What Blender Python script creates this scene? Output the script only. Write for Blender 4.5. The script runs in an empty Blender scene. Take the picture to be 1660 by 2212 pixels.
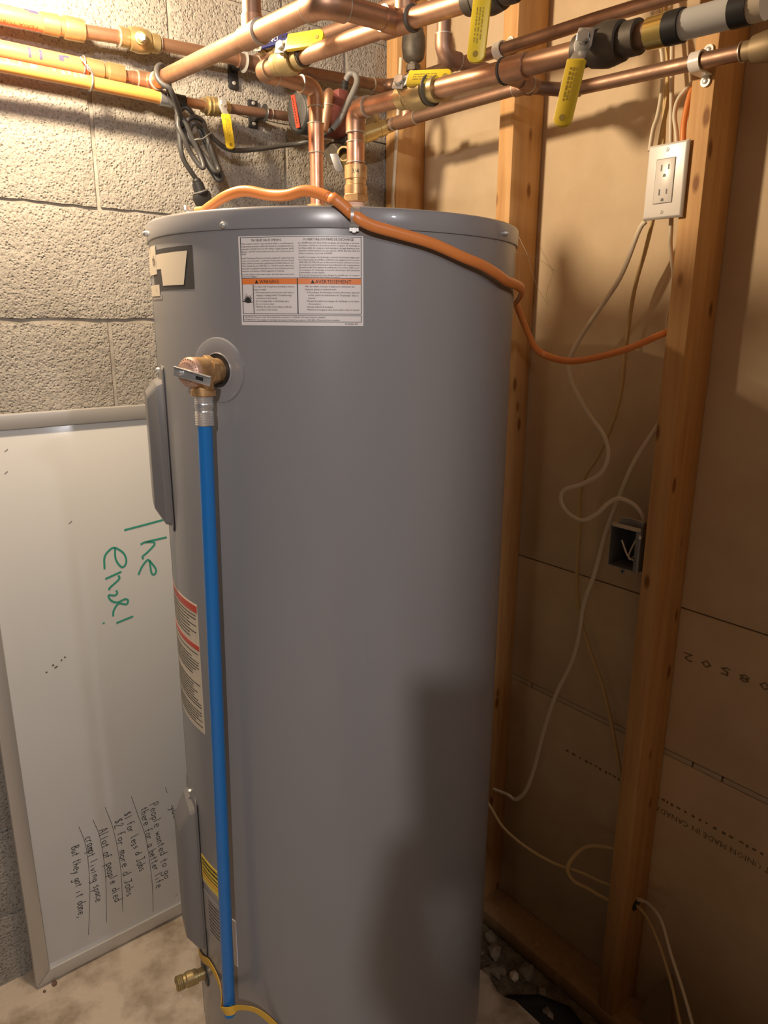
import bpy, bmesh, math, random
from mathutils import Vector, Matrix, noise
random.seed(7)
scn = bpy.context.scene
COL = scn.collection
PI = math.pi

# ------------------------------------------------------------------ camera
cam_d = bpy.data.cameras.new('camera')
cam = bpy.data.objects.new('camera', cam_d)
COL.objects.link(cam)
cam_d.sensor_fit = 'HORIZONTAL'
cam_d.sensor_width = 36.0
cam_d.lens = 34.1054
cam_d.clip_start = 0.02
CR = Vector((0.7804, -0.6253, 0.0060)).normalized()
CF = Vector((0.6056, 0.7533, -0.2566)).normalized()
CU = CR.cross(CF).normalized()
CR = CF.cross(CU).normalized()
CP = Vector((-1.1724, -1.4637, 1.37))
cam.matrix_world = Matrix(((CR.x, CU.x, -CF.x, CP.x), (CR.y, CU.y, -CF.y, CP.y), (CR.z, CU.z, -CF.z, CP.z), (0, 0, 0, 1)))
scn.camera = cam

# ------------------------------------------------------------------ world, lamps, exposure
w = bpy.data.worlds.new('world'); scn.world = w; w.use_nodes = True
w.node_tree.nodes['Background'].inputs[0].default_value = (1.0, 0.86, 0.70, 1)
w.node_tree.nodes['Background'].inputs[1].default_value = 0.004

def lamp(name, loc, col, watts, radius):
    d = bpy.data.lights.new(name, 'POINT'); d.energy = watts; d.color = col; d.shadow_soft_size = radius
    o = bpy.data.objects.new(name, d); o.location = loc; COL.objects.link(o)
    return o
lamp('pipe_corner_bulb', (-0.86, -0.30, 1.90), (1.0, 0.78, 0.53), 23.0, 0.03)
lamp('room_bulb', (-1.79, -2.065, 1.86), (1.0, 0.93, 0.90), 36.0, 0.025)
lamp('far_room_bulb', (-0.62, -3.0, 2.05), (0.94, 0.95, 1.0), 13.0, 0.05)

scn.view_settings.view_transform = 'Standard'
scn.view_settings.look = 'None'
scn.view_settings.gamma = 1.0
scn.view_settings.use_curve_mapping = False
scn.view_settings.exposure = 0.75

# ------------------------------------------------------------------ materials
MATS = {}
def ramp(nt, fac, c0, c1, p0=0.3, p1=0.7):
    r = nt.nodes.new('ShaderNodeValToRGB')
    r.color_ramp.elements[0].position = p0; r.color_ramp.elements[1].position = p1
    r.color_ramp.elements[0].color = (*c0, 1); r.color_ramp.elements[1].color = (*c1, 1)
    nt.links.new(fac, r.inputs[0])
    return r.outputs[0]
def tex_noise(nt, scale, detail=3.0, rough=0.6, stretch=None):
    g = nt.nodes.new('ShaderNodeNewGeometry')
    v = g.outputs['Position']
    if stretch:
        m = nt.nodes.new('ShaderNodeVectorMath'); m.operation = 'MULTIPLY'
        m.inputs[1].default_value = stretch; nt.links.new(v, m.inputs[0]); v = m.outputs[0]
    n = nt.nodes.new('ShaderNodeTexNoise')
    n.inputs['Scale'].default_value = scale; n.inputs['Detail'].default_value = detail; n.inputs['Roughness'].default_value = rough
    nt.links.new(v, n.inputs['Vector'])
    return n.outputs['Fac']
def mat(name, col, rough=0.5, metal=0.0, col2=None, scale=20.0, p=(0.35, 0.65), stretch=None, bump=None, spec=0.5, coat=0.0, rough2=None, trans=0.0, sss=0.0, emit=None):
    if name in MATS: return MATS[name]
    m = bpy.data.materials.new(name); m.use_nodes = True; nt = m.node_tree
    b = nt.nodes['Principled BSDF']
    b.inputs['Base Color'].default_value = (*col, 1)
    b.inputs['Roughness'].default_value = rough
    b.inputs['Metallic'].default_value = metal
    b.inputs['Specular IOR Level'].default_value = spec
    b.inputs['Coat Weight'].default_value = coat
    if trans: b.inputs['Transmission Weight'].default_value = trans
    if sss:
        b.inputs['Subsurface Weight'].default_value = sss; b.inputs['Subsurface Radius'].default_value = (0.01, 0.005, 0.003)
    if col2:
        f = tex_noise(nt, scale, 4.0, 0.6, stretch)
        nt.links.new(ramp(nt, f, col, col2, *p), b.inputs['Base Color'])
        if rough2 is not None:
            nt.links.new(ramp(nt, f, (rough,) * 3, (rough2,) * 3, *p), b.inputs['Roughness'])
    if bump:
        bs, bd, bst = bump
        f2 = tex_noise(nt, bs, 3.0, 0.6, stretch)
        bn = nt.nodes.new('ShaderNodeBump'); bn.inputs['Distance'].default_value = bd; bn.inputs['Strength'].default_value = bst
        nt.links.new(f2, bn.inputs['Height']); nt.links.new(bn.outputs[0], b.inputs['Normal'])
    MATS[name] = m
    return m

def block_mat():
    m = bpy.data.materials.new('concrete_block'); m.use_nodes = True; nt = m.node_tree; MATS['block'] = m
    b = nt.nodes['Principled BSDF']; b.inputs['Roughness'].default_value = 0.95; b.inputs['Specular IOR Level'].default_value = 0.15
    big = tex_noise(nt, 6.0, 4.0, 0.6)
    fine = tex_noise(nt, 210.0, 3.0, 0.7)
    mid = tex_noise(nt, 70.0, 3.0, 0.6)
    c1 = ramp(nt, big, (0.285, 0.262, 0.228), (0.375, 0.35, 0.31))
    c2 = ramp(nt, fine, (0.50, 0.47, 0.44), (1.0, 1.0, 1.0), 0.34, 0.47)
    mx = nt.nodes.new('ShaderNodeMix'); mx.data_type = 'RGBA'; mx.blend_type = 'MULTIPLY'; mx.inputs[0].default_value = 1.0
    nt.links.new(c1, mx.inputs[6]); nt.links.new(c2, mx.inputs[7]); nt.links.new(mx.outputs[2], b.inputs['Base Color'])
    # pits: voronoi holes masked by noise, plus grain
    g = nt.nodes.new('ShaderNodeNewGeometry')
    vo = nt.nodes.new('ShaderNodeTexVoronoi'); vo.inputs['Scale'].default_value = 170.0; vo.inputs['Randomness'].default_value = 1.0
    nt.links.new(g.outputs['Position'], vo.inputs['Vector'])
    mr = nt.nodes.new('ShaderNodeMapRange'); mr.inputs[1].default_value = 0.0; mr.inputs[2].default_value = 0.45
    nt.links.new(vo.outputs['Distance'], mr.inputs[0])
    ad = nt.nodes.new('ShaderNodeMath'); ad.operation = 'ADD'
    nt.links.new(mr.outputs[0], ad.inputs[0]); nt.links.new(fine, ad.inputs[1])
    ad2 = nt.nodes.new('ShaderNodeMath'); ad2.operation = 'MULTIPLY_ADD'; ad2.inputs[1].default_value = 2.2
    nt.links.new(mid, ad2.inputs[0]); nt.links.new(ad.outputs[0], ad2.inputs[2])
    bn = nt.nodes.new('ShaderNodeBump'); bn.inputs['Distance'].default_value = 0.0024; bn.inputs['Strength'].default_value = 0.9
    nt.links.new(ad2.outputs[0], bn.inputs['Height']); nt.links.new(bn.outputs[0], b.inputs['Normal'])
    return m
def wood_mat(name, c1, c2, knots=True):
    m = bpy.data.materials.new(name); m.use_nodes = True; nt = m.node_tree; MATS[name] = m
    b = nt.nodes['Principled BSDF']; b.inputs['Roughness'].default_value = 0.62; b.inputs['Specular IOR Level'].default_value = 0.3
    f = tex_noise(nt, 60.0, 4.0, 0.6, (1.0, 1.0, 0.06))
    c = ramp(nt, f, c1, c2, 0.3, 0.72)
    if knots:
        g = nt.nodes.new('ShaderNodeNewGeometry')
        sc = nt.nodes.new('ShaderNodeVectorMath'); sc.operation = 'MULTIPLY'; sc.inputs[1].default_value = (20.0, 20.0, 8.5)
        nt.links.new(g.outputs['Position'], sc.inputs[0])
        vo = nt.nodes.new('ShaderNodeTexVoronoi'); vo.inputs['Scale'].default_value = 1.0
        nt.links.new(sc.outputs[0], vo.inputs['Vector'])
        k = ramp(nt, vo.outputs['Distance'], (0.30, 0.17, 0.08), (1, 1, 1), 0.08, 0.16)
        mx = nt.nodes.new('ShaderNodeMix'); mx.data_type = 'RGBA'; mx.blend_type = 'MULTIPLY'; mx.inputs[0].default_value = 0.8
        nt.links.new(c, mx.inputs[6]); nt.links.new(k, mx.inputs[7]); c = mx.outputs[2]
    nt.links.new(c, b.inputs['Base Color'])
    bn = nt.nodes.new('ShaderNodeBump'); bn.inputs['Distance'].default_value = 0.0008; bn.inputs['Strength'].default_value = 0.5
    nt.links.new(f, bn.inputs['Height']); nt.links.new(bn.outputs[0], b.inputs['Normal'])
    return m
BLOCK = block_mat()
MORTAR = mat('mortar', (0.27, 0.245, 0.21), 0.95, col2=(0.38, 0.345, 0.30), scale=40, bump=(200, 0.0015, 0.6), spec=0.15)
STUD = wood_mat('stud_wood', (0.50, 0.27, 0.105), (0.66, 0.40, 0.17))
PLATE_WOOD = wood_mat('plate_wood', (0.32, 0.19, 0.09), (0.42, 0.26, 0.13), False)
DRYWALL = mat('drywall_back_paper', (0.575, 0.44, 0.285), 0.88, col2=(0.635, 0.50, 0.335), scale=9, bump=(350, 0.0004, 0.4), spec=0.2)
DRYEDGE = mat('drywall_edge_paper', (0.52, 0.43, 0.32), 0.85, spec=0.2)
FLOOR = mat('floor_concrete', (0.31, 0.245, 0.17), 0.85, col2=(0.60, 0.505, 0.40), scale=11, p=(0.33, 0.58), bump=(70, 0.003, 0.6), spec=0.25)
DIRT = mat('dirt', (0.10, 0.075, 0.05), 0.95, col2=(0.22, 0.17, 0.11), scale=30, bump=(90, 0.008, 0.8), spec=0.1)
CEIL = mat('ceiling_boards', (0.14, 0.095, 0.06), 0.85, col2=(0.19, 0.13, 0.08), scale=8)
PAINT = mat('tank_grey_enamel', (0.235, 0.236, 0.246), 0.30, coat=0.15, bump=(14, 0.0006, 0.12))
CAPP = mat('tank_cap_enamel', (0.25, 0.25, 0.262), 0.27, coat=0.2)
PANELP = mat('panel_enamel', (0.19, 0.185, 0.185), 0.36)
COPPER = mat('copper', (0.53, 0.32, 0.205), 0.38, 0.85, col2=(0.40, 0.225, 0.14), scale=26, p=(0.35, 0.65), rough2=0.5)
COPPER_N = mat('copper_fresh', (0.76, 0.42, 0.29), 0.27, 0.9, col2=(0.62, 0.33, 0.21), scale=30, rough2=0.4)
COPPER_D = mat('copper_dark', (0.34, 0.205, 0.14), 0.42, 0.75, col2=(0.24, 0.15, 0.105), scale=22, rough2=0.55)
SOLDER = mat('solder', (0.52, 0.46, 0.38), 0.42, 0.7)
BRASS = mat('brass', (0.55, 0.43, 0.20), 0.36, 0.8, col2=(0.40, 0.31, 0.16), scale=35, rough2=0.5)
BRASS_B = mat('brass_bright', (0.80, 0.60, 0.20), 0.24, 0.9)
BRONZE = mat('bronze_cast', (0.68, 0.45, 0.22), 0.42, 0.75, col2=(0.48, 0.28, 0.13), scale=60, bump=(400, 0.0004, 0.4))
BRASS_D = mat('brass_dusty', (0.145, 0.122, 0.095), 0.55, 0.4, col2=(0.075, 0.066, 0.055), scale=30)
STEEL = mat('zinc_steel', (0.66, 0.66, 0.64), 0.36, 0.75)
STEEL_D = mat('galvanised_box', (0.42, 0.43, 0.45), 0.42, 0.85)
CHROME = mat('bright_steel', (0.70, 0.71, 0.72), 0.28, 0.75)
YELLOW = mat('yellow_vinyl', (0.80, 0.58, 0.035), 0.38)
BLUEV = mat('navy_vinyl', (0.022, 0.026, 0.12), 0.4)
PEX_O = mat('orange_pex', (0.66, 0.19, 0.075), 0.38, sss=0.15)
PEX_Y = mat('yellow_pex', (0.70, 0.31, 0.075), 0.38, sss=0.15)
INK = mat('black_ink', (0.025, 0.022, 0.022), 0.6)
INK_R = mat('red_ink', (0.42, 0.10, 0.03), 0.6)
INK_B = mat('blue_marker', (0.05, 0.045, 0.10), 0.7)
BLACKP = mat('black_plastic', (0.02, 0.02, 0.021), 0.42)
BLACKC = mat('black_cord', (0.055, 0.054, 0.053), 0.42)
GREYC = mat('grey_cord', (0.20, 0.195, 0.185), 0.5)
WHITEP = mat('white_plastic', (0.74, 0.71, 0.67), 0.30)
GREYW = mat('translucent_white_plastic', (0.62, 0.63, 0.62), 0.35, sss=0.2)
CREAM = mat('cream_plastic', (0.58, 0.50, 0.38), 0.5)
CABLEW = mat('white_cable', (0.72, 0.63, 0.48), 0.45)
CABLEY = mat('yellowed_cable', (0.62, 0.46, 0.22), 0.5)
ORANGE = mat('orange_cable', (0.72, 0.245, 0.065), 0.36)
BLUEP = mat('blue_pipe', (0.016, 0.165, 0.50), 0.28)
STRAP = mat('yellow_strap', (0.70, 0.42, 0.045), 0.5)
LABELW = mat('label_white', (0.72, 0.68, 0.67), 0.38)
LABELB = mat('label_black', (0.03, 0.03, 0.032), 0.38)
LABELO = mat('label_orange', (0.78, 0.22, 0.05), 0.4)
LABELR = mat('label_red', (0.52, 0.06, 0.035), 0.4)
LABELY = mat('label_yellow', (0.78, 0.58, 0.06), 0.4)
LABELC = mat('label_cream', (0.62, 0.55, 0.43), 0.35)
LABELG = mat('label_grey', (0.30, 0.28, 0.27), 0.4)
LABELK = mat('label_charcoal', (0.04, 0.04, 0.043), 0.5)
PUMPR = mat('pump_red', (0.17, 0.045, 0.04), 0.5, col2=(0.23, 0.08, 0.065), scale=20)
TAGR = mat('tag_red', (0.80, 0.06, 0.03), 0.45)
BOARDW = mat('whiteboard_enamel', (0.60, 0.60, 0.58), 0.17, coat=0.4)
ALU = mat('aluminium_frame', (0.55, 0.53, 0.50), 0.42, 0.55)
GREENM = mat('green_marker', (0.04, 0.33, 0.23), 0.6)
RUBBLE = mat('rubble', (0.30, 0.24, 0.17), 0.9, col2=(0.20, 0.155, 0.11), scale=40, bump=(120, 0.004, 0.7))
RUSTY = mat('brown_chip', (0.16, 0.10, 0.07), 0.9)
SHEET = mat('black_sheet', (0.018, 0.017, 0.018), 0.6)
CLOTH = mat('grey_cloth', (0.10, 0.10, 0.12), 0.9)
SKIN = mat('skin', (0.55, 0.34, 0.25), 0.5)
WEB = mat('cobweb_thread', (0.6, 0.55, 0.48), 0.7)

# ------------------------------------------------------------------ mesh helpers
V = Vector
class MB:
    def __init__(s): s.bm = bmesh.new()
    def box(s, lo, hi, M=None):
        vs = []
        for z in (lo[2], hi[2]):
            for x, y in ((lo[0], lo[1]), (hi[0], lo[1]), (hi[0], hi[1]), (lo[0], hi[1])):
                p = V((x, y, z)); vs.append(s.bm.verts.new(M @ p if M else p))
        for f in ((3, 2, 1, 0), (4, 5, 6, 7), (0, 1, 5, 4), (1, 2, 6, 5), (2, 3, 7, 6), (3, 0, 4, 7)):
            s.bm.faces.new([vs[i] for i in f])
        return s
    def rings(s, rings, cap0=True, cap1=True, closed=False):
        R = [[s.bm.verts.new(p) for p in r] for r in rings]
        n = len(R[0])
        for a in range(len(R) - (0 if closed else 1)):
            A, B = R[a], R[(a + 1) % len(R)]
            for i in range(n):
                s.bm.faces.new((A[i], A[(i + 1) % n], B[(i + 1) % n], B[i]))
        if not closed:
            if cap0: s.bm.faces.new(list(reversed(R[0])))
            if cap1: s.bm.faces.new(R[-1])
        return s
    def tube(s, path, r, seg=14, closed=False, rx=None, up=None, caps=True):
        path = [V(p) for p in path]; n = len(path)
        T = []
        for i in range(n):
            a = path[(i - 1) % n] if (closed or i > 0) else path[0]
            b = path[(i + 1) % n] if (closed or i < n - 1) else path[-1]
            T.append((b - a).normalized())
        u = V(up) if up else (V((0, 0, 1)) if abs(T[0].z) < 0.9 else V((1, 0, 0)))
        rings = []
        for i in range(n):
            if up: u = V(up)
            u = (u - T[i] * u.dot(T[i])).normalized(); w = T[i].cross(u)
            ri = r[i] if isinstance(r, (list, tuple)) else r
            ra = rx if rx else ri
            rings.append([path[i] + u * (ri * math.sin(k * 2 * PI / seg)) + w * (ra * math.cos(k * 2 * PI / seg)) for k in range(seg)])
        return s.rings(rings, caps, caps, closed)
    def lathe(s, prof, P, ax, seg=20, sides=None, cap0=True, cap1=True):
        ax = V(ax).normalized(); P = V(P)
        u = V((0, 0, 1)) if abs(ax.z) < 0.9 else V((1, 0, 0))
        u = (u - ax * u.dot(ax)).normalized(); w = ax.cross(u)
        n = sides or seg
        return s.rings([[P + ax * t + (u * math.cos(k * 2 * PI / n) + w * math.sin(k * 2 * PI / n)) * r for k in range(n)] for t, r in prof], cap0, cap1)
    def prism(s, pts, O, U, W, N, d):
        O, U, W, N = V(O), V(U), V(W), V(N)
        a = [s.bm.verts.new(O + U * x + W * y) for x, y in pts]
        b = [s.bm.verts.new(O + U * x + W * y + N * d) for x, y in pts]
        n = len(pts)
        s.bm.faces.new(list(reversed(a))); s.bm.faces.new(b)
        for i in range(n): s.bm.faces.new((a[i], a[(i + 1) % n], b[(i + 1) % n], b[i]))
        return s
ROOT = {}
def tag(o, label=None, cat=None, group=None, kind=None):
    if label: o['label'] = label
    if cat: o['category'] = cat
    if group: o['group'] = group
    if kind: o['kind'] = kind
    return o
def thing(name, loc, label=None, cat=None, group=None, kind=None, rot=None):
    o = bpy.data.objects.new(name, None); o.empty_display_size = 0.05
    o.location = loc; COL.objects.link(o)
    if rot: o.rotation_euler = rot
    ROOT[o.name] = V((0, 0, 0)) if rot else V(loc)
    return tag(o, label, cat, group, kind)
def obj(name, mb, m, parent=None, smooth=True, bevel=0.0, angle=35, local=False, bseg=2):
    bm = mb.bm
    bmesh.ops.recalc_face_normals(bm, faces=bm.faces)
    if bevel:
        ed = [e for e in bm.edges if len(e.link_faces) == 2 and e.calc_face_angle() > math.radians(30)]
        bmesh.ops.bevel(bm, geom=ed, offset=bevel, segments=bseg, affect='EDGES', profile=0.5, clamp_overlap=True)
    me = bpy.data.meshes.new(name)
    if parent is not None:
        off = ROOT[parent.name]
        if not local: bmesh.ops.translate(bm, verts=bm.verts, vec=-off)
        bm.to_mesh(me); o = bpy.data.objects.new(name, me); COL.objects.link(o); o.parent = parent
        ROOT[o.name] = off
    else:
        lo = [min(v.co[i] for v in bm.verts) for i in range(3)]; hi = [max(v.co[i] for v in bm.verts) for i in range(3)]
        off = V(((lo[0] + hi[0]) / 2, (lo[1] + hi[1]) / 2, lo[2]))
        bmesh.ops.translate(bm, verts=bm.verts, vec=-off)
        bm.to_mesh(me); o = bpy.data.objects.new(name, me); o.location = off; COL.objects.link(o)
        ROOT[o.name] = off
    bm.free()
    me.materials.append(m)
    if smooth:
        for p in me.polygons: p.use_smooth = True
        me.set_sharp_from_angle(angle=math.radians(angle))
    return o
def smooth_path(pts, n=8, closed=False):
    pts = [V(p) for p in pts]; out = []
    N = len(pts)
    for i in range(N if closed else N - 1):
        p0 = pts[(i - 1) % N] if (closed or i > 0) else pts[0] * 2 - pts[1]
        p1 = pts[i]; p2 = pts[(i + 1) % N]
        p3 = pts[(i + 2) % N] if (closed or i + 2 < N) else pts[-1] * 2 - pts[-2]
        for k in range(n):
            t = k / n
            out.append(0.5 * ((2 * p1) + (p2 - p0) * t + (2 * p0 - 5 * p1 + 4 * p2 - p3) * t * t + (3 * p1 - p0 - 3 * p2 + p3) * t ** 3))
    if not closed: out.append(pts[-1])
    return out
def push_off(path, a, b, dist):
    """move path points that come nearer than dist to the axis a-b out to that distance"""
    a, b = V(a), V(b); d = b - a; out = []
    for p in path:
        t = max(0.0, min(1.0, (p - a).dot(d) / d.length_squared)); q = a + d * t; r = p - q
        out.append(q + r.normalized() * dist if 1e-6 < r.length < dist else p)
    return out
def text_pts(s, height=1.0, width=None):
    """flat letters -> (list of 2D verts, faces), origin bottom-left, given cap height / width"""
    cu = bpy.data.curves.new('txt', 'FONT'); cu.body = s; cu.size = 1.0; cu.resolution_u = 1
    ob = bpy.data.objects.new('txt', cu); COL.objects.link(ob)
    bpy.context.view_layer.update()
    me = bpy.data.meshes.new_from_object(ob.evaluated_get(bpy.context.evaluated_depsgraph_get()))
    vs = [v.co.copy() for v in me.vertices]; fs = [tuple(p.vertices) for p in me.polygons]
    bpy.data.objects.remove(ob); bpy.data.curves.remove(cu); bpy.data.meshes.remove(me)
    x0 = min(v.x for v in vs); x1 = max(v.x for v in vs)
    ky = height / 0.70
    kx = (width / (x1 - x0)) if width else ky
    return [((v.x - x0) * kx, v.y * ky) for v in vs], fs
def add_flat(mb, vs, fs, fn):
    R = [mb.bm.verts.new(fn(x, y)) for x, y in vs]
    for f in fs:
        try: mb.bm.faces.new([R[i] for i in f])
        except ValueError: pass
# ------------------------------------------------------------------ structure: block wall (y=0), stud wall (x=0), floor, ceiling
wall = obj('wall_back', MB().box((-3.2, 0.006, -0.15), (0.30, 0.20, 2.25)), MORTAR)
tag(wall, kind='structure')
def make_block(x0, x1, z0, z1, seed):
    mb = MB(); nx = max(4, int((x1 - x0) / 0.02)); nz = 10
    rnd = random.Random(seed); dy = rnd.uniform(-0.0012, 0.0012)
    grid = []
    for j in range(nz + 1):
        row = []
        for i in range(nx + 1):
            x = x0 + (x1 - x0) * i / nx; z = z0 + (z1 - z0) * j / nz
            e = min(i, nx - i, j, nz - j)
            n1 = noise.noise(V((x * 28, seed * 3.1, z * 28))); n2 = noise.noise(V((x * 60, seed * 1.7 + 9, z * 60)))
            y = dy + 0.0007 * n1
            if e == 0:
                y += 0.0022 + 0.0014 * n2
                if i in (0, nx): x += 0.0018 * n2
                if j in (0, nz): z += 0.0022 * n2 + 0.0012 * n1
            row.append(mb.bm.verts.new((x, y, z)))
        grid.append(row)
    for j in range(nz):
        for i in range(nx):
            mb.bm.faces.new((grid[j][i], grid[j][i + 1], grid[j + 1][i + 1], grid[j + 1][i]))
    rim = [grid[0][i] for i in range(nx + 1)] + [grid[j][nx] for j in range(1, nz + 1)] + [grid[nz][i] for i in range(nx - 1, -1, -1)] + [grid[j][0] for j in range(nz - 1, 0, -1)]
    back = [mb.bm.verts.new((v.co.x, 0.016, v.co.z)) for v in rim]
    n = len(rim)
    for i in range(n): mb.bm.faces.new((rim[(i + 1) % n], rim[i], back[i], back[(i + 1) % n]))
    o = obj('block', mb, BLOCK, wall, True, angle=50)
    return o
beds = [-0.040, 0.163, 0.360, 0.560, 0.760, 0.962, 1.163, 1.363, 1.5645, 1.766, 1.968, 2.17]
sd = 0
for k in range(len(beds) - 1):
    off = -0.678 if k in (0, 2, 4, 6, 8, 10) else -0.518
    g0 = 0.0035 if k != 7 else 0.0045
    x = off - 0.4064 * 4
    while x < 0.05:
        a, b_ = x + 0.0045, min(x + 0.4064 - 0.0045, 0.10)
        if b_ > -1.75 and b_ - a > 0.03:
            sd += 1
            make_block(a, b_, beds[k] + g0, beds[k + 1] - (0.0035 if k != 6 else 0.0045), sd)
        x += 0.4064

# stud wall along x = 0 (fronts of studs), drywall backs at x = 0.089
wr = thing('wall_right', (0.0, -0.8, -0.13), kind='structure')
def stud(y1, y0, z0, z1, x0=0.0, x1=0.0885):
    return obj('stud', MB().box((x0, y0, z0), (x1, y1, z1)), STUD, wr, True, bevel=0.0022)
stud(-0.0035, -0.0415, -0.092, 2.25)
stud(-0.3624, -0.4004, -0.092, 2.25)
stud(-0.7688, -0.8068, -0.092, 2.25)
stud(-1.1752, -1.2132, -0.092, 2.25)
obj('bottom_plate', MB().box((-0.003, -2.6, -0.132), (0.0885, -0.0035, -0.0922)), PLATE_WOOD, wr, True, bevel=0.006)
obj('drywall_panel', MB().box((0.089, -2.6, 0.8395), (0.1017, -0.004, 2.25)), DRYWALL, wr, True, bevel=0.0012)
obj('drywall_panel', MB().box((0.0895, -2.6, 0.5330), (0.1017, -0.004, 0.8365)), DRYWALL, wr, True, bevel=0.0015)
obj('drywall_panel', MB().box((0.089, -2.6, -0.125), (0.1017, -0.004, 0.5205)), DRYWALL, wr, True, bevel=0.0015)
mb = MB()
segs = [(-0.004, -0.46), (-0.463, -0.80), (-0.803, -0.865), (-0.868, -0.925), (-0.928, -2.6)]
for a, b_ in segs: mb.box((0.0885, b_, 0.5215), (0.097, a, 0.5318))
obj('panel_edge', mb, DRYEDGE, wr, True, bevel=0.002)
# shaft behind the wall so that no light leaks through
obj('sheathing', MB().box((0.13, -2.7, -0.2), (0.15, 0.3, 2.3)), PLATE_WOOD, wr)
# ink stamps on the drywall backs, upside down as the boards hang
def stamp(s, y_left, z, h, width, parent=wr):
    vs, fs = text_pts(s, h, width); m = MB()
    # viewed from -x, right is -y; upside down: text starts at the right (-y end) and reads leftwards
    add_flat(m, vs, fs, lambda a, b: V((0.0885, (y_left - width) + a, z - b)))
    o = obj('printed_stamp', m, mat('stamp_ink', (0.20, 0.135, 0.07), 0.9), parent, False)
    return o
stamp('2:58 T UNION MADE IN CANADA', -0.800, 0.398, 0.0125, 0.27)
def stamp_bars(y_left, z, h, width, seed):
    m = MB(); rr = random.Random(seed); y = y_left
    while y > y_left - width:
        q = rr.uniform(.004, .009); m.box((.0884, y - q, z - h * rr.uniform(.3, .6)), (.0888, y, z)); y -= q + rr.uniform(.003, .012)
    obj('printed_stamp', m, mat('stamp_ink', (0.20, 0.135, 0.07), 0.9), wr, False)
stamp_bars(-.802, .421, .010, .255, 3)
stamp_bars(-.572, .412, .010, .150, 5)
stamp('0 8 5 0 2', -0.822, 0.752, 0.016, 0.165)

# floor: slab on the left, a broken-out lower strip along the stud wall
def floor_z(x, y):
    edge = -0.205 + 0.025 * noise.noise(V((0.0, y * 7, 3.3))) + 0.012 * noise.noise(V((0, y * 25, 1.3)))
    t = max(0.0, min(1.0, (x - edge) / 0.05)); t = t * t * (3 - 2 * t)
    z = 0.003 * noise.noise(V((x * 4, y * 4, 0))) + 0.0012 * noise.noise(V((x * 20, y * 20, 5)))
    return z * (1 - t) + t * (-0.135 + 0.012 * noise.noise(V((x * 14, y * 14, 8))))
mb = MB()
xs = [-3.2, -2.6, -2.1, -1.7] + [-1.4 + i * 0.025 for i in range(63)]
ys = [-4.2, -3.2, -2.4, -1.9] + [-1.5 + i * 0.025 for i in range(62)]
G = [[mb.bm.verts.new((x, y, floor_z(x, y))) for x in xs] for y in ys]
for j in range(len(ys) - 1):
    for i in range(len(xs) - 1): mb.bm.faces.new((G[j][i], G[j][i + 1], G[j + 1][i + 1], G[j + 1][i]))
fl = obj('floor', mb, FLOOR, None, True, angle=60); tag(fl, kind='structure')
dm = DIRT
fl.data.materials.append(dm)
for p in fl.data.polygons:
    c = p.center
    if c.z + fl.location.z < -0.045: p.material_index = 1
ce = obj('ceiling', MB().box((-3.2, -4.2, 2.25), (0.15, 0.2, 2.30)), CEIL); tag(ce, kind='structure')
# unseen post added behind the camera to keep the room bulb off the stud bay
po = obj('added_shade_post', MB().prism([(0, 0), (.110, -.180), (.030, -.230), (-.080, -.050)], (-1.378, -1.701, -.005), (1, 0, 0), (0, 1, 0), (0, 0, 1), 2.255), STUD, None, True, bevel=.003); tag(po, kind='structure')
wf = obj('added_shade_wall', MB().box((-0.36, -2.02, -0.15), (0.10, -1.92, 2.25)), DRYWALL); tag(wf, kind='structure')  # unseen wall return, added to shade the stud bay from the far bulb
# wire run stapled to the corner stud
def cable(name, pts, r, m, label, cat='cable', group=None, flat=None, n=8, up=None, seg=10):
    o = obj(name, MB().tube(smooth_path(pts, n), r, seg, rx=flat, up=up), m, None, True, angle=60)
    return tag(o, label, cat, group)
# ------------------------------------------------------------------ plumbing
RP = 0.0111
def seg(parent, a, b, r=RP, m=COPPER, name='pipe'):
    return obj(name, MB().tube([a, V(a).lerp(V(b), 0.5), b], r, 20), m, parent, True, angle=60)
def ring(parent, P, ax, r=0.0142, m=SOLDER, wdt=0.0026, name='solder_ring'):
    return obj(name, MB().lathe([(-wdt / 2, r - 0.0022), (-wdt / 4, r), (wdt / 4, r), (wdt / 2, r - 0.0022)], P, ax, 20), m, parent, True, angle=60)
def arc_pts(a, c, b, rc, ext=0.012, n=7):
    a, c, b = V(a), V(c), V(b); d0 = (a - c).normalized(); d1 = (b - c).normalized()
    ang = d0.angle(d1); t = rc / math.tan(ang / 2)
    p0 = c + d0 * t; p1 = c + d1 * t
    bis = (d0 + d1).normalized(); O = c + bis * (rc / math.sin(ang / 2))
    pts = [p0 + d0 * ext]
    v0 = p0 - O; v1 = p1 - O
    for i in range(n + 1):
        s = i / n; th = v0.angle(v1)
        pts.append(O + (v0 * math.sin((1 - s) * th) + v1 * math.sin(s * th)) / math.sin(th))
    pts.append(p1 + d1 * ext)
    return pts, p0 + d0 * ext, p1 + d1 * ext
def elbow(parent, a, c, b, rc=0.017, r=0.0136, m=COPPER, rings=True, ext=0.012):
    pts, e0, e1 = arc_pts(a, c, b, rc, ext)
    obj('elbow', MB().tube(pts, r, 20), m, parent, True, angle=60)
    if rings:
        ring(parent, e0, (e0 - V(c)), r + 0.0002); ring(parent, e1, (e1 - V(c)), r + 0.0002)
    return e0, e1
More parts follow.
